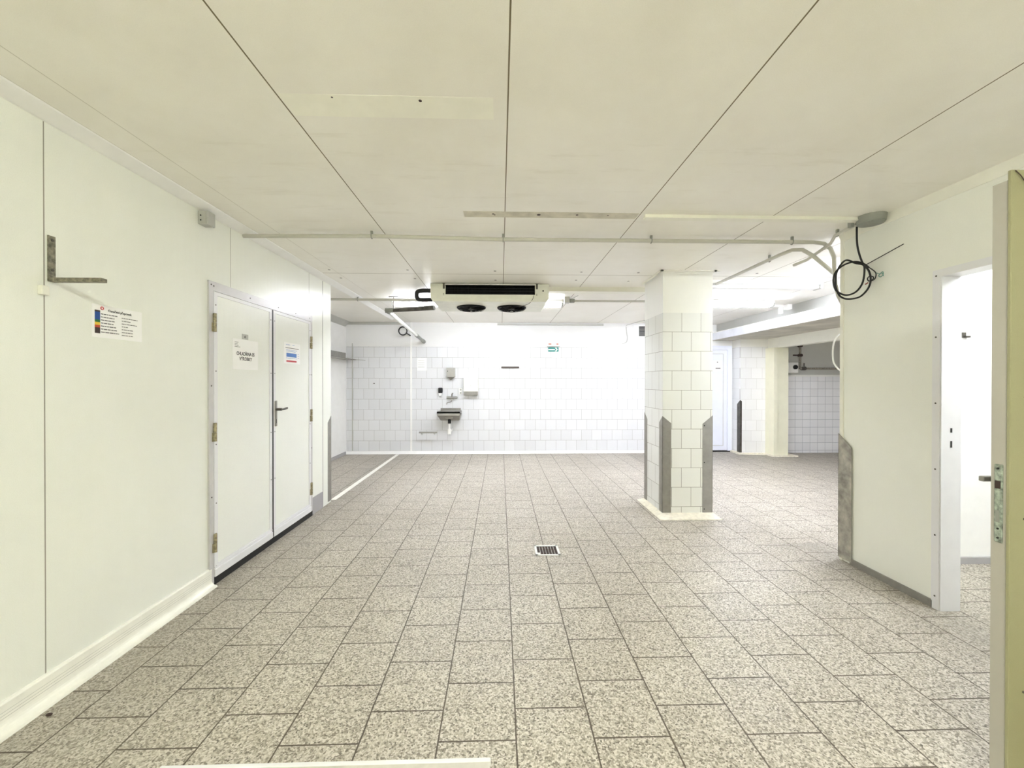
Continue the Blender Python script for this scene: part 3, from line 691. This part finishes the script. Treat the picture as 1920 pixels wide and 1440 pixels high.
obj('box_clamp', B(2.475, 2.50, 2.80, 2.83, ZC-0.05, ZC, bev=0.003), 'grey_plastic', jb)

# black cable hanging in a loose coil under the junction box
CABLE = {'main': [(2.5628, 2.85, 2.5348), (2.5619, 2.85, 2.4454), (2.5668, 2.85, 2.3624), (2.5835, 2.85, 2.2923), (2.6101, 2.85, 2.2286), (2.615, 2.8127, 2.1736), (2.615, 2.7951, 2.1123), (2.615, 2.8038, 2.0642), (2.615, 2.833, 2.0267), (2.5849, 2.85, 1.9919), (2.5259, 2.85, 1.9774), (2.4735, 2.85, 1.9796), (2.4341, 2.85, 2.0036), (2.411, 2.85, 2.0545), (2.4075, 2.85, 2.1056), (2.4138, 2.85, 2.1631), (2.4397, 2.85, 2.2144), (2.4723, 2.85, 2.2497), (2.505, 2.85, 2.2532), (2.551, 2.85, 2.2345), (2.6101, 2.85, 2.2223), (2.615, 2.8444, 2.1824), (2.6106, 2.85, 2.1072), (2.5846, 2.85, 2.0558), (2.5454, 2.85, 2.0204), (2.493, 2.85, 2.004), (2.4471, 2.85, 2.0133), (2.4078, 2.85, 2.0418), (2.3912, 2.85, 2.0991), (2.4007, 2.85, 2.1566), (2.4398, 2.85, 2.2016), (2.492, 2.85, 2.2308), (2.551, 2.85, 2.2441), (2.6035, 2.85, 2.235), (2.615, 2.8128, 2.1958)], 'loop': [(2.615, 2.8128, 2.1958), (2.615, 2.7714, 2.1592), (2.615, 2.7545, 2.1328), (2.615, 2.761, 2.1036), (2.615, 2.7813, 2.0932), (2.615, 2.8123, 2.0991), (2.615, 2.8208, 2.1157), (2.615, 2.8055, 2.1276), (2.615, 2.778, 2.1192), (2.615, 2.7779, 2.1017), (2.615, 2.8123, 2.0946)], 'rod': [(2.615, 2.8339, 2.2177), (2.615, 2.562, 2.2745)], 'green': [(2.615, 2.7511, 2.1381), (2.615, 2.7279, 2.1258), (2.615, 2.7052, 2.1349), (2.615, 2.7018, 2.1127), (2.615, 2.7213, 2.1026), (2.615, 2.7344, 2.1152), (2.615, 2.7116, 2.1275), (2.615, 2.6999, 2.1031)], 'red': [(2.615, 2.8157, 2.086), (2.615, 2.8368, 2.0797)]}
cb_ = thing('hanging_cable', 'black cable hanging in a loose coil from the ceiling junction box', 'cable', (2.57, 2.85, 2.5))
obj('cable_run', tube(bmesh.new(), CABLE['main'], 0.0062, 8, 5), 'black', cb_, smooth=True)
obj('inner_wire', tube(bmesh.new(), CABLE['loop'], 0.0035, 6, 5), 'black', cb_, smooth=True)
obj('wire_end', tube(bmesh.new(), CABLE['rod'], 0.003, 6), 'black', cb_, smooth=True)
obj('wire_end', tube(bmesh.new(), CABLE['green'], 0.0028, 6, 5), 'greenwire', cb_, smooth=True)
obj('wire_end', tube(bmesh.new(), CABLE['red'], 0.004, 6), 'copper', cb_, smooth=True)

# rear conduit, trunking beside the cooler
conduit([(-2.945, 5.46, 2.475), (-1.0, 5.46, 2.475)], 0.017, 'grey conduit on the far ceiling left of the cooler', [(-1.9, 5.46, 2.475)])
conduit([(1.00, 5.46, 2.475), (2.40, 5.46, 2.475)], 0.015, 'grey conduit on the far ceiling between cooler and pillar')
sb = thing('junction_box', 'small grey socket box on the ceiling right of the cooler', 'junction box', (0.92, 5.46, 2.46))
obj('box_body', B(0.86, 0.93, 5.42, 5.50, 2.445, ZC, bev=0.006), 'ltgrey', sb); obj('plug', B(0.935, 1.0, 5.435, 5.485, 2.45, 2.50, bev=0.006), 'grey_plastic', sb)
obj('wire', tube(bmesh.new(), [(0.95, 5.45, 2.50), (0.99, 5.40, 2.51), (1.03, 5.35, ZC)], 0.003, 6, 4), 'grey_plastic', sb)
tr = thing('cable_trunking', 'beige trunking on the ceiling from the cooler to the pillar', 'trunking', (1.1, 4.93, ZC))
obj('channel', B(0.57, 2.38, 4.87, 4.99, ZC-0.05, ZC), 'cream', tr)
obj('cover', B(0.57, 2.38, 4.865, 4.995, ZC-0.055, ZC-0.048, bev=0.002), 'cream', tr)
o = obj('cable_tray', B(-0.06, 2.0, YF-0.03, YF, 2.475, 2.51), 'ltgrey'); tag(o, 'thin grey duct strip along the top of the far wall', 'trunking')

# ------------------------------------------------------------------ far wall fittings
YW = YF
sd = thing('paper_dispenser', 'small grey steel dispenser above the wash basin tap', 'dispenser', (-0.95, YW, 1.46))
prism(bm := bmesh.new(), [(-1.03, YW, 1.475), (-1.03, YW, 1.65), (-0.87, YW, 1.65), (-0.87, YW, 1.475)], (0, -0.10, 0))
obj('body', bm, 'steel', sd)
obj('outlet', prism(bmesh.new(), [(-1.02, YW, 1.475), (-0.95, YW, 1.42), (-0.88, YW, 1.475)], (0, -0.09, 0)), 'steel_dark', sd)
obj('keyhole', screws(bmesh.new(), [(-1.005, YW-0.10, 1.585)], '-Y', 0.010), 'black', sd)
td = thing('towel_dispenser', 'cream paper towel dispenser on the tiled far wall', 'dispenser', (-0.565, YW, 1.19))
obj('cover', B(-0.703, -0.426, YW-0.12, YW, 1.19, 1.46, bev=0.012), 'cream', td)
obj('outlet', prism(bmesh.new(), [(-0.70, YW, 1.19), (-0.43, YW, 1.19), (-0.445, YW, 1.12), (-0.685, YW, 1.12)], (0, -0.10, 0)), 'ltgrey', td)
obj('front_band', B(-0.70, -0.43, YW-0.123, YW-0.118, 1.125, 1.20), 'steel_dull', td)
obj('keyhole', screws(bmesh.new(), [(-0.565, YW-0.12, 1.31)], '-Y', 0.007), 'ltgrey', td)
so_ = thing('soap_dispenser', 'small black and white soap dispenser left of the tap', 'dispenser', (-1.15, YW, 1.11))
obj('body', B(-1.19, -1.11, YW-0.08, YW, 1.165, 1.27, bev=0.015), 'black', so_); obj('pump', B(-1.178, -1.122, YW-0.075, YW-0.01, 1.11, 1.168, bev=0.015), 'white_plastic', so_)
tp = thing('wall_tap', 'chrome mixer tap with swivel spout on the wall above the basin', 'tap', (-0.93, YW, 1.06))
bm = bmesh.new(); cyl(bm, (-1.01, YW, 1.085), (-1.01, YW-0.05, 1.085), 0.022, 14); cyl(bm, (-0.85, YW, 1.085), (-0.85, YW-0.05, 1.085), 0.022, 14); cyl(bm, (-1.03, YW-0.05, 1.085), (-0.83, YW-0.05, 1.085), 0.022, 14)
obj('valve_body', bm, 'steel', tp, smooth=True)
bm = bmesh.new(); tube(bm, [(-0.93, YW-0.055, 1.10), (-0.925, YW-0.08, 1.145), (-0.905, YW-0.12, 1.165)], 0.012, 8, 3); obj('lever', bm, 'steel_dull', tp, smooth=True)
bm = bmesh.new(); tube(bm, [(-0.93, YW-0.05, 1.07), (-0.93, YW-0.06, 1.02), (-0.955, YW-0.14, 1.0), (-1.0, YW-0.20, 0.99), (-1.01, YW-0.21, 0.955)], 0.010, 8, 4); obj('spout', bm, 'steel', tp, smooth=True)
so2 = thing('wall_socket', 'small white wall socket between tap and towel dispenser', 'socket', (-0.77, YW, 1.2))
obj('plate', B(-0.80, -0.735, YW-0.012, YW, 1.14, 1.26, bev=0.004), 'white_plastic', so2); obj('socket_face', screws(bmesh.new(), [(-0.768, YW-0.012, 1.17), (-0.768, YW-0.012, 1.23)], '-Y', 0.018), 'ltgrey', so2)
wb = thing('wash_basin', 'stainless steel wash basin fixed to the tiled far wall', 'sink', (-0.97, YW, 0.65))
obj('backsplash', B(-1.15, -0.765, YW-0.012, YW, 0.80, 0.875), 'steel_dull', wb)
bm = bmesh.new(); yo = YW-0.36
# rim frame round an open bowl
for a in ((-1.17, -0.745, yo, yo+0.035), (-1.17, -0.745, YW-0.07, YW-0.012), (-1.17, -1.13, yo, YW-0.012), (-0.785, -0.745, yo, YW-0.012)): box(bm, a[0], a[1], a[2], a[3], 0.80, 0.83)
box(bm, -1.17, -0.745, yo, yo+0.006, 0.76, 0.83)
obj('rim', bm, 'steel', wb)
bm = bmesh.new()
t4 = [(-1.17, yo), (-0.745, yo), (-0.745, YW-0.012), (-1.17, YW-0.012)]; b4 = [(-1.12, YW-0.20), (-0.78, YW-0.20), (-0.78, YW-0.012), (-1.12, YW-0.012)]
a = [bm.verts.new((*p, 0.775)) for p in t4]; b = [bm.verts.new((*p, 0.655)) for p in b4]
bm.faces.new(b[::-1])
for i in range(4): bm.faces.new((a[i], b[i], b[(i+1) % 4], a[(i+1) % 4]))
obj('apron', bm, 'steel_dull', wb)
bm = bmesh.new(); bmesh.ops.create_uvsphere(bm, u_segments=24, v_segments=12, radius=1.0, matrix=Matrix.Translation((-0.957, YW-0.21, 0.80)) @ Matrix.Diagonal((0.17, 0.13, 0.12, 1)))
bmesh.ops.delete(bm, geom=[v for v in bm.verts if v.co.z > 0.803], context='VERTS'); obj('bowl', bm, 'steel', wb, smooth=True)
bm = bmesh.new(); cyl(bm, (-0.957, YW-0.21, 0.69), (-0.957, YW-0.21, 0.60), 0.03, 16); obj('waste_outlet', bm, 'black', wb, smooth=True)
bm = bmesh.new(); cyl(bm, (-0.957, YW-0.21, 0.62), (-0.957, YW-0.21, 0.47), 0.020, 14); cyl(bm, (-0.957, YW-0.21, 0.50), (-0.957, YW-0.21, 0.40), 0.034, 16); tube(bm, [(-0.957, YW-0.21, 0.45), (-0.93, YW-0.14, 0.46), (-0.93, YW, 0.47)], 0.018, 10, 3)
obj('trap', bm, 'white_plastic', wb, smooth=True)
rl = thing('wall_rail', 'small steel bar on brackets low on the far wall left of the basin', 'rail', (-1.36, YW, 0.42))
obj('bar', B(-1.53, -1.19, YW-0.20, YW-0.165, 0.415, 0.445, bev=0.004), 'steel', rl)
for x in (-1.49, -1.25): obj('bracket_arm', tube(bmesh.new(), [(x, YW-0.17, 0.42), (x-0.01, YW-0.1, 0.39), (x-0.01, YW, 0.38)], 0.008, 8, 3), 'steel', rl)
kh = thing('wall_bar', 'short dark bar fixed to the tiled far wall', 'rail', (0.19, YW, 1.66))
obj('bar', B(0.015, 0.36, YW-0.03, YW-0.008, 1.645, 1.678, bev=0.004), 'darkbrown', kh); obj('spacer', B(0.05, 0.33, YW-0.01, YW, 1.655, 1.668), 'black', kh)
ex = thing('exit_sign', 'green exit arrow sign under a pale strip on the far wall', 'sign', (1.03, YW, 1.97))
obj('upper_strip', B(0.917, 1.136, YW-0.012, YW, 2.085, 2.15), 'cream', ex)
obj('print_line', B(0.93, 0.985, YW-0.013, YW-0.011, 2.108, 2.125), 'orange', ex); obj('print_line', B(1.085, 1.125, YW-0.013, YW-0.011, 2.108, 2.125), 'orange', ex)
obj('ledge', B(0.90, 1.15, YW-0.03, YW, 2.058, 2.072), 'ltgrey', ex)
obj('sign_plate', B(0.925, 1.127, YW-0.008, YW, 1.97, 2.052), 'teal', ex)
bm = bmesh.new(); box(bm, 0.93, 1.055, YW-0.010, YW-0.008, 1.998, 2.022)
prism(bm, [(1.055, YW-0.010, 2.045), (1.085, YW-0.010, 2.045), (1.113, YW-0.010, 2.011), (1.085, YW-0.010, 1.977), (1.055, YW-0.010, 1.977), (1.083, YW-0.010, 2.011)], (0, 0.002, 0))
obj('arrow', bm, 'white_plastic', ex)
vg = thing('vent_grille', 'dark louvred vent grille high on the far wall beside the pillar', 'vent', (2.85, YW, 2.3))
obj('surround', B(2.60, 3.05, YW-0.008, YW, 2.24, 2.49), 'white_plastic', vg)
obj('opening', B(2.70, 2.98, YW-0.012, YW-0.006, 2.275, 2.47), 'black', vg)
bm = bmesh.new()
for i in range(8): box(bm, 2.70, 2.98, YW-0.02, YW-0.012, 2.283+i*0.024, 2.287+i*0.024)
obj('louvre', bm, 'steel_dull', vg)
ca = obj('wall_cable', tube(bmesh.new(), [(2.74, 6.6, 2.49), (2.60, 7.2, 2.49), (2.46, YW-0.03, 2.49), (2.45, YW-0.01, 2.44), (2.46, YW-0.01, 2.34), (2.475, YW-0.01, 2.24), (2.45, YW-0.01, 2.155), (2.37, YW-0.01, 2.135)], 0.006, 8, 5), 'ltgrey', smooth=True)
tag(ca, 'thin loose pale cable hanging on the far wall left of the pillar', 'cable')
pp = thing('wall_notice', 'faint white notice with red lines on the tiles left of the tap', 'sign', (-1.52, YW, 1.6))
obj('sheet', B(-1.60, -1.42, YW-0.002, YW, 1.60, 1.84), 'paper', pp)
bm = bmesh.new()
for z in (1.79, 1.75, 1.72, 1.68, 1.66): box(bm, -1.585, -1.46, YW-0.003, YW-0.002, z, z+0.006)
obj('print_line', bm, 'ltgrey', pp)
obj('wall_hook', B(-2.43, -2.41, YW-0.02, YW, 1.34, 1.36), 'steel_dark')
tag(bpy.data.objects['wall_hook'], 'tiny dark hook on the tiles at the left of the far wall', 'hook')

# shelf on the far left wall
sf = thing('wall_shelf', 'short grey steel shelf on the white wall at far left', 'shelf', (-2.95, 7.5, 1.8))
obj('back_panel', B(-2.95, -2.94, 6.6, 7.80, 1.80, 1.93), 'steel', sf); obj('shelf_plate', B(-2.95, -2.74, 6.6, 7.80, 1.795, 1.807), 'steel_dull', sf)
obj('hook_rod', tube(bmesh.new(), [(-2.75, 7.78, 1.80), (-2.62, 7.80, 1.795), (-2.57, 7.80, 1.79)], 0.004, 6), 'steel_dull', sf)

# ------------------------------------------------------------------ white door behind the pillar
d2 = thing('door_2', 'white plastic door in the far wall behind the pillar', 'door', (4.2, 7.96, 0)); d2['kind'] = 'structure'
YD = 7.96
bm = bmesh.new(); box(bm, 4.50, 4.585, YD-0.05, YD, 0.02, 2.10); box(bm, 3.62, 4.50, YD-0.05, YD, 2.02, 2.10); box(bm, 3.62, 3.70, YD-0.05, YD, 0.02, 2.02)
obj('frame', bm, 'pvc', d2)
obj('door_leaf', B(3.705, 4.495, YD-0.04, YD-0.005, 0.03, 2.015), 'pvc', d2)
bm = bmesh.new()
for a in ((3.80, 4.42, 1.935, 1.942), (3.80, 4.42, 0.12, 0.127), (3.80, 3.807, 0.12, 1.942), (4.413, 4.42, 0.12, 1.942)): box(bm, a[0], a[1], YD-0.044, YD-0.038, a[2], a[3])
obj('panel_bead', bm, 'ltgrey', d2)
obj('shadow_gap', B(3.62, 4.58, YD-0.052, YD-0.002, 0.0, 0.02), 'black', d2)
nm = thing('door_label', 'tiny printed label on the white door behind the pillar', 'label', (4.31, YD-0.04, 1.62))
obj('sheet', B(4.20, 4.40, YD-0.0415, YD-0.040, 1.60, 1.80), 'paper', nm)
bm = bmesh.new(); box(bm, 4.26, 4.36, YD-0.043, YD-0.0415, 1.645, 1.662); box(bm, 4.29, 4.31, YD-0.043, YD-0.0415, 1.765, 1.785)
obj('print_line', bm, 'inkgrey', nm)
tag(guard((4.60, 7.65), 1, 1, 1.04, w=0.075, m='steel_dark', wy=0.10), 'dark pointed steel corner guard beside the white door', 'corner guard', 'pointed steel corner guards')

# ------------------------------------------------------------------ dark bay fittings
yb = 7.75
sw = thing('control_box', 'white wall box with a round black switch in the dark bay', 'switch', (5.640, yb, 1.57))
obj('body', B(5.540, 5.740, yb-0.10, yb, 1.56, 1.76, bev=0.012), 'white_plastic', sw); obj('side_cover', B(5.500, 5.645, yb-0.08, yb, 1.565, 1.755, bev=0.01), 'white_plastic', sw)
bm = bmesh.new(); cyl(bm, (5.670, yb-0.10, 1.67), (5.670, yb-0.125, 1.67), 0.042, 20); obj('switch_knob', bm, 'black', sw, smooth=True)
bm = bmesh.new(); cyl(bm, (5.600, yb-0.05, 1.56), (5.600, yb-0.05, 1.52), 0.028, 14); obj('gland', bm, 'ltgrey', sw)
tk = obj('cable_trunking', B(5.600, 8.0, yb-0.03, yb, 1.49, 1.525), 'white_plastic'); tag(tk, 'white trunking running right below the box in the dark bay', 'trunking')
wp = thing('water_pipe', 'old water pipe with two valves on the wall of the dark bay', 'pipe', (5.800, yb, 1.6))
obj('pipe_run', tube(bmesh.new(), [(5.700, yb-0.03, 2.12), (5.780, yb-0.06, 2.10), (5.800, yb-0.06, 2.04), (5.800, yb-0.06, 1.74), (5.820, yb-0.06, 1.66), (6.0, yb-0.06, 1.645), (8.0, yb-0.06, 1.645)], 0.020, 10, 4), 'oldpipe', wp, smooth=True)
for z in (2.085, 1.90):
    v = bmesh.new(); cyl(v, (5.800, yb-0.10, z), (5.800, yb-0.02, z), 0.028, 10); box(v, 5.620, 5.790, yb-0.12, yb-0.105, z-0.014, z+0.012, bev=0.004)
    obj('valve', v, 'brown', wp)
v = bmesh.new(); cyl(v, (5.860, yb-0.11, 1.645), (5.860, yb-0.02, 1.645), 0.036, 12); cyl(v, (5.870, yb-0.07, 1.66), (5.870, yb-0.07, 1.75), 0.010, 8); obj('valve', v, 'steel_dark', wp)
wc = obj('white_cable', tube(bmesh.new(), [(2.70, 3.10, 1.78), (2.645, 3.11, 1.74), (2.622, 3.12, 1.68), (2.615, 3.12, 1.60), (2.625, 3.12, 1.53), (2.66, 3.11, 1.475), (2.70, 3.10, 1.46)], 0.006, 8, 5), 'white_plastic', smooth=True)
tag(wc, 'white cable bowed out behind the edge of the right partition', 'cable')

# pipe fittings hanging from the ceiling by the duct
hf = thing('ceiling_socket', 'white plastic socket and elbow hanging below the ceiling by the duct', 'socket', (3.98, 5.75, 2.46))
obj('body', B(3.90, 4.06, 5.70, 5.76, 2.455, 2.49, bev=0.005), 'white_plastic', hf); obj('drop', B(4.01, 4.05, 5.70, 5.75, 2.36, 2.46, bev=0.005), 'white_plastic', hf); obj('end_box', B(4.12, 4.19, 5.71, 5.80, 2.43, 2.50, bev=0.006), 'white_plastic', hf)
obj('link_pipe', cyl(bmesh.new(), (4.05, 5.735, 2.475), (4.13, 5.745, 2.475), 0.012, 8), 'white_plastic', hf)
obj('plug', B(3.84, 3.90, 5.705, 5.755, 2.455, 2.485, bev=0.004), 'steel_dark', hf)

# ------------------------------------------------------------------ right doorway and open leaf
d3 = thing('door_3', 'open cream door at the right with lock plate on its edge', 'door', (XR, 1.3, 0)); d3['kind'] = 'structure'
bm = bmesh.new()
box(bm, XR-0.012, XR+0.0, 2.362, 2.405, 0, 2.055); box(bm, XR-0.012, XR, 1.24, 2.362, 2.012, 2.055)
obj('architrave', bm, 'white_alu', d3)
bm = bmesh.new(); box(bm, XR-0.008, XR+0.115, 2.355, 2.372, 0, 2.03); box(bm, XR-0.008, XR+0.115, 1.245, 2.355, 2.012, 2.032)
obj('jamb', bm, 'white_alu', d3)
obj('strike_hole', B(XR+0.048, XR+0.058, 2.353, 2.356, 0.985, 1.025), 'black', d3); obj('strike_hole', B(XR+0.048, XR+0.058, 2.353, 2.356, 1.075, 1.102), 'black', d3)
obj('frame_screw', screws(bmesh.new(), [(XR-0.012, 2.384, z) for z in (0.08, 0.45, 0.85, 1.25, 1.65, 2.02)], '-X', 0.005), 'steel_dark', d3)
lf = thing('door_leaf', '', '', (1.58, 1.235, 0)); del lf['label']; del lf['category']
lf.parent = d3; lf.matrix_parent_inverse = Matrix.Translation(-Vector(d3.location))
def obl(n, bm, m, **k):
    return obj(n, bm, m, lf, **k)
xe = 1.572
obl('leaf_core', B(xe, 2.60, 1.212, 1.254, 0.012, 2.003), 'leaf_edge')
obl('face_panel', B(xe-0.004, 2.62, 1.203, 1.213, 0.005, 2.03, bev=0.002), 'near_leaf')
obl('lock_plate', B(xe-0.003, xe+0.001, 1.222, 1.244, 0.872, 1.118, bev=0.0025), 'lockplate')
bm = bmesh.new(); box(bm, xe-0.0055, xe-0.002, 1.227, 1.240, 1.042, 1.066); obl('latch_bolt', bm, 'brown')
bm = bmesh.new(); box(bm, xe-0.0042, xe-0.002, 1.229, 1.239, 0.935, 0.972); obl('dead_bolt', bm, 'grey_plastic')
obl('plate_screw', screws(bmesh.new(), [(xe-0.003, 1.233, z) for z in (0.886, 0.915, 1.105)], '-X', 0.003), 'black')
bm = bmesh.new(); box(bm, 1.645, 1.68, 1.196, 1.204, 0.856, 1.10, bev=0.003); obl('handle_plate', bm, 'steel_dark')
bm = bmesh.new(); cyl(bm, (1.662, 1.20, 1.03), (1.662, 1.15, 1.03), 0.010, 12); tube(bm, [(1.662, 1.152, 1.03), (1.70, 1.148, 1.03), (1.79, 1.150, 1.028)], 0.009, 8); obl('lever_handle', bm, 'steel_dull', smooth=True)
bm = bmesh.new(); box(bm, 1.63, 1.66, 1.254, 1.26, 0.87, 1.10, bev=0.002); cyl(bm, (1.645, 1.256, 1.055), (1.645, 1.305, 1.055), 0.010, 12); box(bm, 1.60, 1.75, 1.296, 1.312, 1.047, 1.064, bev=0.003); obl('lever_handle', bm, 'steel_dull')
obl('face_screw', screws(bmesh.new(), [(1.615, 1.203, z) for z in (0.42, 0.955, 1.33, 1.665)], '-Y', 0.004), 'steel_dark')
obl('face_wire', tube(bmesh.new(), [(1.576, 1.20, 2.026), (1.59, 1.198, 2.010), (1.602, 1.197, 1.992), (1.615, 1.197, 1.985), (1.625, 1.197, 1.972)], 0.0014, 6, 4), 'brown')
for z in (0.25, 1.75):
    obl('hinge', cyl(bmesh.new(), (2.632, 1.216, z-0.06), (2.632, 1.216, z+0.06), 0.011, 12), 'hinge', smooth=True)
hk = thing('wall_hook', 'small dark hook on the bright wall of the side room', 'hook', (3.51, 2.98, 1.73))
obj('back_plate', B(3.495, 3.525, 2.972, 2.98, 1.715, 1.755), 'steel_dark', hk); obj('hook_arm', B(3.505, 3.54, 2.955, 2.972, 1.715, 1.728), 'steel_dark', hk)

# ------------------------------------------------------------------ floor items
dr = thing('floor_drain', 'square floor drain with white frame and dark grid', 'drain', (0.38, 3.30, 0))
bm = bmesh.new(); x0, x1, y0, y1 = 0.282, 0.48, 3.202, 3.40; w = 0.018
box(bm, x0, x1, y0, y0+w, 0, 0.004); box(bm, x0, x1, y1-w, y1, 0, 0.004); box(bm, x0, x0+w, y0, y1, 0, 0.004); box(bm, x1-w, x1, y0, y1, 0, 0.004)
obj('frame', bm, 'white_plastic', dr)
obj('grate_base', B(x0+w, x1-w, y0+w, y1-w, 0.0, 0.0012), 'black', dr)
bm = bmesh.new(); n = 7; s_ = (x1-x0-2*w)/n
for i in range(1, n): box(bm, x0+w+i*s_-0.0022, x0+w+i*s_+0.0022, y0+w, y1-w, 0.001, 0.004)
obj('grate_bar', bm, 'steel_worn', dr)
bm = bmesh.new()
for i in range(1, n): box(bm, x0+w, x1-w, y0+w+i*s_-0.0018, y0+w+i*s_+0.0018, 0.001, 0.003)
obj('grate_cross_bar', bm, 'rust', dr)
obj('lifting_tab', B(x0+w, x0+w+0.02, y0+w, y0+w+0.03, 0.001, 0.0045), 'white_plastic', dr)
sl = thing('threshold_plate', 'light grey threshold strip on the floor at the bottom edge', 'threshold', (-0.61, 1.4, 0))
obj('plate_top', B(-1.195, -0.037, 1.15, 1.458, 0.0, 0.018), 'sill', sl); obj('front_nosing', B(-1.198, -0.034, 1.445, 1.462, 0.0, 0.021, bev=0.004), 'white_alu', sl)
bm = bmesh.new(); bmesh.ops.create_icosphere(bm, subdivisions=2, radius=0.008, matrix=Matrix.Translation((-1.86, 1.72, 0.004)) @ Matrix.Diagonal((1.6, 1, 0.6, 1)))
o = obj('dirt_crumb', bm, 'brown'); tag(o, 'dark crumb of dirt on the floor by the left skirting', 'debris')
